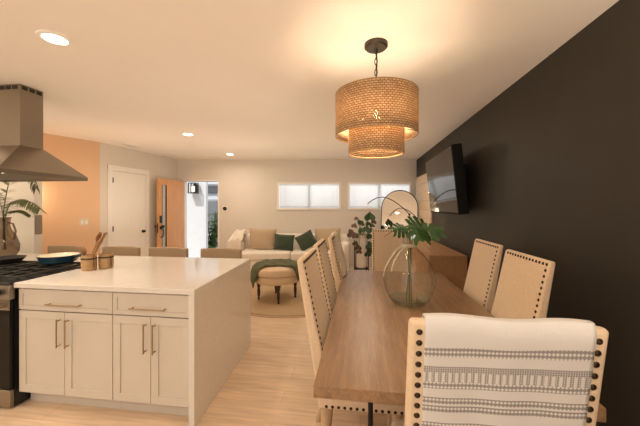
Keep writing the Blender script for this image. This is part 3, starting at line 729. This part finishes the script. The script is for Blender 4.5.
# ------------------------------------------------------------------ dining table and chairs
t = thing('dining_table', 'long oak dining table with thick plank top and black metal base', 'table', (0,0,0))
tx0, tx1, ty0, ty1 = -0.185, 0.865, 1.185, 3.40
MB().bx(tx0,tx1,ty0,ty1,0.708,0.76).build('tabletop', M['tablewood'], t, bevel=0.004)
for y in (1.46,3.1):
    mb = MB()
    for x in (0.05,0.64): mb.tube([(x,y,0.02),(x,y,0.70)],0.012,10)
    mb.bx(0.0,0.69,y-0.025,y+0.025,0.695,0.708); mb.bx(0.0,0.69,y-0.03,y+0.03,0.0,0.02); mb.build('leg_frame', M['blackmetal'], t)
nail_mesh = None
CH_W = 0.485; ZT = 1.185; ZBk = 0.42
def yo(z): return -0.165 - 0.121*(z-ZBk)/(ZT-ZBk)
def yi(z): return -0.085 - 0.165*(z-ZBk)/(ZT-ZBk)
def make_nail():
    mb = MB(); mb.sphere((0,0,0),0.0088,12,(1,1,0.62)); o = mb.build('nailhead', M['nail'], None, smooth=True); return o
nail0 = make_nail(); COL.objects.unlink(nail0)
def chair(loc, rz, label, rows):
    t = thing('dining_chair', label, 'chair', loc, rz, 'nailhead linen dining chairs')
    h = CH_W/2
    mb = MB(); mb.hexa([(-h,yo(ZBk),ZBk),(h,yo(ZBk),ZBk),(h,yi(ZBk),ZBk),(-h,yi(ZBk),ZBk),(-h,yo(ZT),ZT),(h,yo(ZT),ZT),(h,yi(ZT),ZT),(-h,yi(ZT),ZT)])
    mb.build('backrest', M['linen'], t, bevel=0.013, seg=3)
    mb = MB(); mb.bx(-h,h,-0.165,0.30,0.382,0.44); mb.build('seat', M['linen'], t, bevel=0.008)
    mb = MB(); mb.bx(-h+0.006,h-0.006,-0.10,0.298,0.44,0.51); mb.build('seat_cushion', M['linen'], t, bevel=0.028, seg=3)
    prof = [(0.016,0.0),(0.02,0.03),(0.016,0.05),(0.024,0.12),(0.028,0.22),(0.022,0.27),(0.031,0.285),(0.026,0.31),(0.03,0.385)]
    for sx in (-1,1):
        MB().lathe(prof,14,(sx*(h-0.045),0.255,0)).build('leg', M['lightwood'], t, smooth=True)
        mb = MB(); pts = [(sx*(h-0.045),-0.12,0.385),(sx*(h-0.045),-0.125,0.28),(sx*(h-0.045),-0.15,0.16),(sx*(h-0.045),-0.21,0.05),(sx*(h-0.045),-0.225,0.0)]
        mb.tube(pts,[0.036,0.031,0.024,0.02,0.022],10); mb.build('leg', M['lightwood'], t, smooth=True)
    def nail(x,y,z,n):
        c = nail0.copy(); COL.objects.link(c); c.parent = t; c.location = (x,y,z)
        c.rotation_mode = 'QUATERNION'; c.rotation_quaternion = Vector(n).to_track_quat('Z','Y')
    sl_o = Vector((0,-1,-0.121/0.77)).normalized(); sl_i = Vector((0,1,0.165/0.77)).normalized()
    m = 0.026; mi = 0.017; sp = 0.0315
    nz = int((ZT-0.03-0.54)/sp)
    for k in rows:
        if k in ('oL','oR'):
            x = (-1 if k == 'oL' else 1)*(h-m)
            for i in range(nz+1): z = ZT-0.032-i*sp; nail(x,yo(z),z,sl_o)
        elif k in ('iL','iR'):
            x = (-1 if k == 'iL' else 1)*(h-mi)
            for i in range(nz+1): z = ZT-0.018-i*sp; nail(x,yi(z),z,sl_i)
        elif k == 'iT':
            n = int((CH_W-2*mi)/sp)
            for i in range(1,n): x = -h+mi+(CH_W-2*mi)*i/n; z = ZT-0.018; nail(x,yi(z),z,sl_i)
        elif k in ('sL','sR'):
            sx = -1 if k == 'sL' else 1
            for i in range(13): nail(sx*h,-0.12+i*0.033,0.396,(sx,0,0))
    return t
R_ = math.radians
LX = -0.05
chair((LX-0.01,1.85,0), -PI/2, 'beige nailhead dining chair on left side of table, nearest the viewer', ('iL','iR','iT','sR'))
chair((LX-0.02,2.49,0), -PI/2, 'beige nailhead dining chair on left side of table, second of three', ('iL','iR','iT','sR'))
ch3 = chair((LX+0.035,3.05,0), -PI/2, 'beige nailhead dining chair on left side with white throw, farthest of three', ('iL','iR','iT','sR'))
chair((0.735,1.96,0), PI/2, 'beige nailhead dining chair by the dark wall, right of the pair', ('iL','iT','sL'))
chair((0.785,2.65,0), PI/2, 'beige nailhead dining chair by the dark wall, left one near sideboard', ('iL','iT','sL'))
ZT = 1.168
chF = chair((0.375,1.115,0), 0, 'beige nailhead dining chair in the foreground under a banded throw', ('oL','oR'))
ZT = 1.185
chair((0.395,3.65,0), PI, 'beige nailhead dining chair at far end of table behind glass bottle', ('iL','iR','iT'))

def drape(name, m, chair_loc, rz, x0, x1, zo, zi_, label, cat, solid=0.006, wav=0.0, slant=0.0, off=0.004):
    """cloth over a chair back: up the outer face, over the top, down the inner face"""
    path = []; n = 26
    for i in range(n+1): z = zo+(ZT-0.012-zo)*i/n; path.append((yo(z)-off,z))
    for i in range(1,6):
        a = i/6; path.append((yo(ZT)+(yi(ZT)-yo(ZT))*a, ZT+off+0.008*math.sin(PI*a)**0.4))
    for i in range(n+1): z = ZT-0.012+(zi_-ZT+0.012)*i/n; path.append((yi(z)+off,z))
    L = [0.0]
    for a, b in zip(path, path[1:]): L.append(L[-1]+math.dist(a,b))
    top = L[n]; k = len(path)-1
    def fn(u,v):
        j = round(v*k); y, z = path[j]; s = L[j]-top
        xx = x0+(x1-x0)*u + slant*max(0,s)*(u-0.3)
        dy = wav*(0.5+0.5*math.sin(u*17+s*4))*min(1,abs(s)*4+0.15)
        sgn = -1 if s < 0 else 1
        return Vector((xx, y+sgn*dy, z + (0.004*math.sin(u*9) if abs(s) < 0.05 else 0)))
    def uvf(u,v): j = round(v*k); return ((x1-x0)*u, abs(L[j]-top)+0.016*u+0.004)
    mb = MB(); mb.grid(36,k,fn,uvf)
    o = mb.build(name, m, None, loc=chair_loc, rz=rz, smooth=True, recalc=False, solid=solid)
    o.modifiers[0].offset = 1.0
    return tag(o,label,cat)
ZT = 1.168
drape('banded_throw', M['bandthrow'], (0.375,1.115,0), 0, -0.203, 0.208, 0.60, 0.70, 'off-white woven throw with grey patterned bands over foreground chair', 'throw', solid=-0.006, wav=0.004)
ZT = 1.185
drape('white_throw', M['fluffy'], (LX+0.035,3.05,0), -PI/2, -0.262, -0.05, 0.75, 0.77, 'plain white throw hung over the farthest left dining chair', 'throw', solid=-0.012, wav=0.035, slant=0.25)

# demijohn with monstera
gx, gy = 0.356, 2.267
t = thing('demijohn_bottle', 'large round pale green glass bottle on the dining table', 'vase', (gx,gy,0.76))
prof = [(0.0,0.018),(0.05,0.012),(0.085,0.002),(0.11,0.006),(0.145,0.045),(0.172,0.105),(0.184,0.17),(0.178,0.235),(0.150,0.305),(0.11,0.36),(0.075,0.395),(0.052,0.42),(0.045,0.45),(0.046,0.485),(0.054,0.488),(0.054,0.502),(0.046,0.504)]
MB().lathe(prof,56,close=False).build('glass_body', M['demijohn'], t, smooth=True)
MB().lathe([(0.0,0.022),(0.05,0.018),(0.085,0.012),(0.11,0.014),(0.138,0.05),(0.142,0.052),(0.0,0.053)],40,close=False).build('thick_base', M['demijohn'], t, smooth=True)
mb = MB()
for z, q in ((0.425,0.055),(0.433,0.053),(0.441,0.051)): mb.tube([(q*math.cos(2*PI*i/24),q*math.sin(2*PI*i/24),z) for i in range(24)],0.0045,6,closed=True)
mb.tube([(-0.05,-0.02,0.43),(-0.095,-0.045,0.40),(-0.145,-0.06,0.33),(-0.178,-0.055,0.26),(-0.188,-0.05,0.21)],0.005,6)
mb.tube([(-0.03,-0.045,0.43),(-0.075,-0.085,0.395),(-0.12,-0.115,0.33),(-0.14,-0.125,0.26)],0.005,6)
mb.build('rope_tie', M['rope'], t, smooth=True)
def monstera(base, tip0, d, L, W, nlobe, label, droop=0.2, roll=0.0):
    """split leaf on a long stem"""
    o = thing('monstera_leaf', label, 'leaf', base, 0, 'monstera leaves in the glass bottle')
    tip0 = Vector(tip0)-Vector(base); d = Vector(d).normalized()
    L *= 0.86; W *= 0.86
    side = d.cross(Vector((0,0,1))).normalized(); up = side.cross(d).normalized()
    side = side*math.cos(roll)-up*math.sin(roll); up = side.cross(d).normalized()
    MB().tube([(0,0,0),tip0*0.55+Vector((0,0,0.03)),tip0],[0.004,0.0035,0.003],6).build('stem', M['stem'], o)
    mb = MB()
    def pt(a,b): # a along, b side
        p = tip0 + d*a + side*b; s = a/L
        return p - Vector((0,0,droop*L*s*s)) - up*abs(b)*0.25
    steps = nlobe
    for s in (-1,1):
        for i in range(steps):
            a0 = L*(i)/steps; a1 = L*(i+0.90)/steps; am = (a0+a1)/2
            wv = W*0.5*(math.sin(PI*(0.16+0.80*(i+0.4)/steps))**0.7)
            fw = L*0.24*(0.3+i/steps)
            vs = [pt(a0,0), pt(a0+fw*0.55,s*wv*0.55), pt(a0+fw*0.9,s*wv*0.93), pt(am+fw*1.15,s*wv), pt(a1+fw*0.95,s*wv*0.85), pt(a1+fw*0.5,s*wv*0.45), pt(a1,0)]
            mb.poly(vs if s > 0 else vs[::-1])
            if i < steps-1:
                nx = L*(i+1)/steps; q = [pt(a1,0), pt(a1+fw*0.5,s*wv*0.45), pt(nx+fw*0.55,s*wv*0.5), pt(nx,0)]
                mb.poly(q if s > 0 else q[::-1])
        ta = L*(steps-0.22)/steps; mb.poly([pt(ta,0),pt(ta+L*0.12,s*W*0.12),pt(L*1.16,0)])
    mb.build('blade', M['leaf'], o, recalc=False)
    return o
nb = (gx,gy,0.79)
monstera((gx-0.02,gy,0.80),(gx+0.03,gy-0.02,1.31),(0.95,-0.12,0.12),0.21,0.26,4,'split monstera leaf reaching right from the bottle, longest',0.12,0.6)
monstera((gx+0.02,gy+0.01,0.80),(gx-0.0,gy-0.03,1.345),(0.35,-0.9,0.0),0.17,0.24,4,'split monstera leaf pointing at the viewer from the bottle',0.55)
monstera((gx,gy-0.02,0.80),(gx-0.01,gy,1.31),(-0.75,-0.45,0.30),0.14,0.20,4,'smaller split monstera leaf leaning left from the bottle',0.35,-0.7)
monstera((gx+0.01,gy+0.03,0.80),(gx+0.01,gy+0.02,1.33),(0.65,0.45,0.15),0.18,0.24,4,'split monstera leaf at back of the bottle, tilted to dark wall',0.1,0.9)
o = thing('bare_stem','curved bare brown stem arching left out of the glass bottle','stem',(gx+0.02,gy-0.01,0.80))
MB().tube([(0,0,0),(-0.02,0,0.46),(-0.06,0,0.52),(-0.13,0,0.50),(-0.20,-0.01,0.455)],[0.004,0.004,0.004,0.0035,0.003],6).build('twig', M['utensil'], o, smooth=True)

# ------------------------------------------------------------------ sideboard, tv, wood panel
t = thing('sideboard', 'warm oak sideboard along the dark wall beneath the tv', 'sideboard', (0,0,0))
bx0, bx1, by0, by1 = 0.835, 1.275, 3.79, 5.62
mb = MB(); mb.bx(bx0+0.012,bx1,by0+0.012,by1-0.012,0.08,0.852); mb.build('body', M['sidewood'], t)
MB().bx(bx0,bx1,by0,by1,0.852,0.885).build('top', M['sidewood'], t, bevel=0.003)
for i in range(4):
    a = by0+0.03+i*0.445; mb = MB(); mb.bx(bx0-0.002,bx0+0.014,a,a+0.435,0.11,0.835); dd = mb.build('door', M['sidewood'], t, bevel=0.003)
    MB().cyl((bx0-0.012,a+(0.39 if i%2==0 else 0.045),0.5),0.012,0.02,12,rot=RY(PI/2)).build('knob', M['blackmetal'], dd)
for x in (bx0+0.05,bx1-0.05):
    for y in (by0+0.06,by1-0.06): MB().bx(x-0.025,x+0.025,y-0.025,y+0.025,0,0.08).build('foot', M['sidewood'], t)
t = thing('television', 'wall mounted black flat television tilted down on the dark wall', 'television', (1.053,4.19,1.78))
tilt = RY(-R_(5.8))
def tvbox(c, s): return MB().box(tilt @ Vector(c), s, tilt)
tvbox((0.055,0,0),(0.11,1.35,0.79)).build('housing', M['tvback'], t, bevel=0.006)
tvbox((-0.0015,0,0.004),(0.004,1.32,0.755)).build('screen', M['screen'], t)
mb = MB(); mb.box((0.235,0,0.0),(0.03,0.55,0.45)); mb.box((0.17,-0.1,0.0),(0.16,0.06,0.2)); mb.box((0.17,0.15,0.0),(0.16,0.06,0.2)); mb.build('wall_mount', M['tvback'], t)
t = thing('wood_panel', 'pale whitewashed plank panel on the dark wall beside the tv', 'panel', (RC.x-0.002,7.07,0), 0)
mb = MB()
for i in range(12): mb.bx(-0.03,0.0,-1.42,-0.02,0.002+0.177*i,0.002+0.177*i+0.173)
mb.build('boards', M['planks'], t, bevel=0.003)
t.rotation_euler = (0,0,ang-PI/2)

# arched mirror leaning on the far wall
t = thing('arched_mirror', 'tall arched floor mirror with thin black frame against the far wall', 'mirror', B(1.675,WB-0.43,0.0), TH-R_(25))
hw, ht = 0.385, 1.84; lean = RX(-R_(6.5))
def arch(off, y):
    w = hw+off; pts = [Vector((-w,y,0-off*0+0.0)),]
    zc = ht-hw
    for i in range(33): a = PI-PI*i/32; pts.append(Vector((w*math.cos(a),y,zc+w*math.sin(a))))
    pts.append(Vector((w,y,0.0))); return [lean @ p for p in pts]
mb = MB(); f = arch(0,0.0); b = arch(0,0.02)
vf = [mb.bm.verts.new(p) for p in f]; vb = [mb.bm.verts.new(p) for p in b]; mb.bm.faces.new(vf); mb.bm.faces.new(vb[::-1])
for i in range(len(vf)): mb.bm.faces.new((vf[i],vb[i],vb[(i+1)%len(vf)],vf[(i+1)%len(vf)]))
mb.build('mirror_glass', M['mirror'], t)
MB().tube([p+Vector((0,0,0.006)) for p in arch(0.005,0.008)],0.011,8,closed=True).build('frame', M['blackmetal'], t, smooth=True)

# arc floor lamp
t = thing('arc_lamp', 'thin black arc floor lamp curving in front of the arched mirror', 'floor lamp', B(1.73,5.8,0), TH)
MB().lathe([(0.13,0),(0.13,0.018),(0.02,0.028),(0.0,0.028)],32).build('base', M['blackmetal'], t, smooth=True)
MB().tube([(0,0,0.02),(0,0,1.315)],0.007,8).build('pole', M['blackmetal'], t, smooth=True)
pts = [(-0.002, 0.0, 1.327), (-0.067, 0.0, 1.402), (-0.149, 0.0, 1.472), (-0.232, 0.0, 1.538), (-0.315, 0.0, 1.592), (-0.417, 0.0, 1.642), (-0.522, 0.0, 1.665), (-0.626, 0.0, 1.65), (-0.707, 0.0, 1.611), (-0.812, 0.0, 1.536)]
MB().tube(pts,0.0085,8).build('arc_arm', M['blackmetal'], t, smooth=True)
MB().sphere(pts[0],0.022,12).build('joint', M['blackmetal'], t, smooth=True)
e = pts[-1]; MB().lathe([(0.008,0.0),(0.022,-0.01),(0.03,-0.045),(0.026,-0.045),(0.016,-0.012)],20,e,close=False).build('lamp_head', M['trim'], t, smooth=True, solid=0.002)

# planter
t = thing('plant_stand', 'tall white planter in a black metal stand by far end of the table', 'planter', B(0.825,6.0,0), TH)
MB().lathe([(0.0,0.27),(0.095,0.27),(0.108,0.30),(0.108,0.92),(0.100,0.92),(0.100,0.86),(0.0,0.86)],36).build('pot', M['whitepot'], t, smooth=True)
MB().cyl((0,0,0.872),0.099,0.02).build('soil', M['twine'], t)
mb = MB(); q = 0.122
for x in (-q,q):
    for y in (-q,q): mb.bx(x-0.009,x+0.009,y-0.009,y+0.009,0,0.80)
for z in (0.255,):
    mb.bx(-q,q,-q-0.009,-q+0.009,z-0.01,z+0.01); mb.bx(-q,q,q-0.009,q+0.009,z-0.01,z+0.01); mb.bx(-q-0.009,-q+0.009,-q,q,z-0.01,z+0.01); mb.bx(q-0.009,q+0.009,-q,q,z-0.01,z+0.01)
    mb.bx(-q,q,-0.012,0.012,z-0.01,z+0.013)
mb.build('metal_stand', M['blackmetal'], t)
t = thing('potted_plant', 'leafy trailing green plant growing in the tall white planter', 'plant', B(0.825,6.0,0.88), TH)
ms = MB(); mg = MB(); md_ = MB()
def heart(mb, c, nrm, size, upv):
    c = Vector(c); nrm = Vector(nrm).normalized(); upv = Vector(upv); s = nrm.cross(upv).normalized(); u = s.cross(nrm).normalized()
    pts = []
    for i in range(24):
        a = 2*PI*i/24; x = 16*math.sin(a)**3/17; y = (13*math.cos(a)-5*math.cos(2*a)-2*math.cos(3*a)-math.cos(4*a))/17
        pts.append(c + s*x*size*0.5 + u*(y)*size*0.5 + nrm*0.12*size*abs(x))
    ce = mb.bm.verts.new(c - nrm*0.0); vs = [mb.bm.verts.new(p) for p in pts]
    for i in range(24): mb.bm.faces.new((ce, vs[i], vs[(i+1)%24]))
ms.tube([(0.02,0,0),(0.06,0.0,0.2),(0.145,-0.02,0.37)],0.007,6); heart(mg,(0.165,-0.03,0.395),(-0.1,-1,0.3),0.24,(0,0,-1))
for (x,y,z,s,kind) in ((-0.14,-0.05,0.22,0.11,1),(-0.20,-0.1,0.05,0.16,1),(-0.05,-0.1,0.30,0.10,0),(-0.02,-0.14,0.13,0.13,0),(0.08,-0.13,0.15,0.15,0),(0.13,-0.15,0.02,0.13,0),(0.15,-0.17,-0.16,0.16,0),(0.17,-0.16,-0.26,0.18,0),(0.10,-0.16,-0.32,0.12,0),(0.12,-0.1,0.26,0.1,0),(0.24,-0.05,0.30,0.10,1),(0.21,-0.06,0.22,0.09,0),(-0.13,-0.16,-0.12,0.11,1),(-0.09,-0.16,-0.2,0.13,1),(-0.06,-0.16,-0.28,0.10,1),(-0.13,-0.12,0.02,0.12,1),(-0.22,-0.04,0.11,0.1,1),(0.02,0.05,0.26,0.11,0),(-0.10,0.03,0.36,0.08,1),(0.2,0.0,0.12,0.11,0)):
    if z > 0: ms.tube([(0,0,0),(x*0.5,y*0.5,max(0.06,z*0.7)),(x,y,z)],0.004,5)
    else: ms.tube([(0,0,0),(x*0.75,y*0.75,0.08),(x,y-0.01,min(0.0,z*0.3)),(x,y,z)],0.004,5)
    heart(mg if kind == 0 else md_, (x,y,z), (random.uniform(-0.5,0.5),-1,random.uniform(0.0,0.6)), s*1.25, (random.uniform(-0.4,0.4),0,-1))
ms.build('stem', M['stem'], t); mg.build('green_leaves', M['leafdark'], t, recalc=False); o = md_.build('bronze_leaves', M['leafred'], t, recalc=False); o['label'] = 'reddish bronze leaves'

# ------------------------------------------------------------------ living area
struct_r = B(-0.45,5.22,0)
t = thing('round_rug', 'round tan jute rug with dark edge line under the ottoman', 'rug', struct_r)
MB().lathe([(0,0.001),(1.185,0.001),(1.185,0.011),(0,0.012)],72).build('rug_field', M['jute'], t)
MB().lathe([(1.185,0.001),(1.22,0.001),(1.22,0.011),(1.185,0.012)],72,close=False).build('dark_band', M['juteborder'], t)
MB().lathe([(1.22,0.001),(1.25,0.001),(1.25,0.009),(1.22,0.0115)],72,close=False).build('rug_edge', M['jute'], t)

# sofa (local x = along wall, y = towards wall; origin on floor at its middle front)
sr0, sr1 = -1.80, 0.62; sc = (sr0+sr1)/2; hwid = (sr1-sr0)/2
t = thing('sofa', 'white slipcovered sofa along the far wall below the windows', 'sofa', B(sc,5.95,0), TH)
MB().bx(-hwid+0.16,hwid-0.16,0.03,0.80,0.075,0.40).build('base', M['sofa'], t, bevel=0.02)
MB().bx(-hwid,hwid,0.52,0.84,0.075,0.885).build('back', M['sofa'], t, bevel=0.06, seg=3)
for x in (-hwid+0.09,hwid-0.09): MB().bx(x-0.09,x+0.09,0.20,0.80,0.075,0.74).build('arm', M['sofa'], t, bevel=0.05, seg=3)
L2 = hwid-0.17
for a, b in ((-L2-0.0,-0.005),(0.005,L2)): MB().bx(a,b,0.0,0.56,0.40,0.575).build('seat_cushion', M['sofa'], t, bevel=0.045, seg=3)
for x in (-hwid+0.2,hwid-0.2):
    for y in (0.1,0.74): MB().cyl((x,y,0.0375),0.025,0.075).build('foot', M['darkwood'], t)
def pillow(name, m, r, w, z, W, Hh, T, roll, leanb, label, yaw=0.0):
    mb = MB(); n = 14
    for s in (-1,1):
        def fn(u,v):
            x, y = 2*u-1, 2*v-1
            e = (1-abs(x)**2.6)*(1-abs(y)**2.6)
            pinch = 1-0.06*((1-abs(x)**2)+0*(1-abs(y)))*abs(y)**2; pinch2 = 1-0.06*(1-abs(y)**2)*abs(x)**2
            return Vector((x*W/2*pinch2, s*T/2*max(0,e)**0.5, y*Hh/2*pinch))
        mb.grid(n,n,fn)
    bmesh.ops.remove_doubles(mb.bm, verts=mb.bm.verts, dist=0.0008)
    o = mb.build(name, m, None, loc=B(r,w,z), smooth=True)
    o.rotation_euler = (Matrix.Rotation(TH+yaw,3,'Z') @ RX(-leanb) @ RY(roll)).to_euler()
    return tag(o, label, 'cushion', 'sofa cushions')
pillow('tan_cushion', M['tan'], -1.21, 6.32, 0.80, 0.58, 0.44, 0.15, 0.03, 0.22, 'tan linen cushion at left end of the sofa, beside white throw')
pillow('green_cushion', M['velvet'], -0.745, 6.22, 0.74, 0.42, 0.34, 0.14, 0.08, 0.25, 'dark green velvet cushion resting upright beside the left tan cushion')
pillow('green_cushion', M['velvet'], -0.285, 6.22, 0.775, 0.38, 0.34, 0.14, -0.50, 0.25, 'dark green velvet cushion tipped on its corner, beside right tan cushion')
pillow('tan_cushion', M['tan'], 0.17, 6.33, 0.80, 0.56, 0.46, 0.15, -0.04, 0.22, 'tan linen cushion at right end of the sofa behind dining chairs')
# fluffy throw on the sofa's left arm and back
def fl(u,v):
    x = -0.17+0.36*u; s = v
    rr = B(0,0)
    if s < 0.35: q = s/0.35; y, z = 0.0+0.03, 0.45+0.34*q
    elif s < 0.8: q = (s-0.35)/0.45; y, z = 0.03+0.34*q, 0.79+0.14*q
    else: q = (s-0.8)/0.2; y, z = 0.37+0.2*q, 0.93-0.0*q
    edge = min(u,1-u)
    return Vector((x, y, z+0.015*math.sin(u*14+v*9)+0.02*math.sin(u*23-v*13)-1.1*max(0,0.42-u)**1.3*(1 if s<0.8 else 0.6)))
mb = MB(); mb.grid(20,28,fl)
o = mb.build('fluffy_throw', M['fluffy'], None, loc=B(-1.79,6.06,0), rz=TH, smooth=True, recalc=False, solid=0.03)
tag(o, 'cream fluffy throw draped over left arm and back of the sofa', 'throw')

# ottoman
OT = B(-0.685,4.80,0)
t = thing('round_ottoman', 'round cream ottoman on dark turned legs in front of the sofa', 'ottoman', OT, TH)
MB().lathe([(0,0.30),(0.345,0.30),(0.352,0.31),(0.352,0.40),(0.345,0.41),(0,0.41)],48).build('apron', M['linen'], t, smooth=True)
MB().lathe([(0,0.405),(0.34,0.405),(0.375,0.43),(0.385,0.47),(0.37,0.52),(0.31,0.56),(0.18,0.585),(0,0.59)],48).build('cushion', M['linen'], t, smooth=True)
for a in (R_(282),R_(192),R_(102),R_(12)):
    MB().lathe([(0.014,0.012),(0.018,0.03),(0.013,0.045),(0.02,0.08),(0.026,0.15),(0.018,0.20),(0.03,0.215),(0.022,0.235),(0.032,0.25),(0.032,0.302)],16,(0.29*math.cos(a),0.29*math.sin(a),0)).build('leg', M['darkwood'], t, smooth=True)
def oz(x,y):
    r = math.hypot(x,y)
    pr = [(0,0.59),(0.18,0.585),(0.31,0.56),(0.37,0.52),(0.388,0.47),(0.396,0.40),(0.40,0.36)]
    for (a,za),(b,zb_) in zip(pr,pr[1:]):
        if r <= b: return za+(zb_-za)*(r-a)/(b-a)
    return 0.36
def bl(u,v):
    x = -0.42+0.80*u; y = -0.24-0.10*(1-u)**2+0.62*v+0.06*u*v
    r = math.hypot(x,y)
    if r > 0.395: k = 0.395/r; ex_ = r-0.395; x *= k*(1+0.10*ex_); y *= k*(1+0.10*ex_)
    z = oz(x,y) - (max(0,r-0.395)*0.9)
    return Vector((x*1.03,y*1.03,z+0.012+0.011*math.sin(u*21+3*v)*math.sin(v*9+u*5)))
mb = MB(); mb.grid(44,26,bl)
o = mb.build('green_throw', M['greenthrow'], None, loc=OT, rz=TH, smooth=True, recalc=False, solid=0.012)
tag(o, 'olive green throw blanket spread over the round ottoman', 'throw')

# ------------------------------------------------------------------ light and camera
w = bpy.data.worlds.new('daylight'); SC.world = w; w.use_nodes = True
bg = w.node_tree.nodes['Background']; bg.inputs['Color'].default_value = (1.0,0.95,0.90,1); bg.inputs['Strength'].default_value = 0.80
l = bpy.data.lights.new('sun','SUN'); l.energy = 2.6; l.angle = 0.02; l.color = (1,0.96,0.9)
o = bpy.data.objects.new('sun', l); COL.objects.link(o)
o.rotation_euler = Vector((0.35,1.0,-1.35)).to_track_quat('-Z','Y').to_euler()

cam = bpy.data.cameras.new('camera'); co = bpy.data.objects.new('camera', cam); COL.objects.link(co)
cam.sensor_fit = 'HORIZONTAL'; cam.sensor_width = 36.0; cam.lens = 300/640*36
cam.shift_y = -6/640; cam.clip_start = 0.05
co.location = (0,0,1.472); co.rotation_euler = (PI/2,0,TH)
SC.camera = co
vs = SC.view_settings
vs.view_transform = 'Standard'; vs.look = 'None'; vs.exposure = 0.34; vs.gamma = 1.0; vs.use_curve_mapping = False
SC.cycles.use_denoising = True
SC.cycles.max_bounces = 10; SC.cycles.diffuse_bounces = 6; SC.cycles.transparent_max_bounces = 16
SC.cycles.sample_clamp_indirect = 8.0
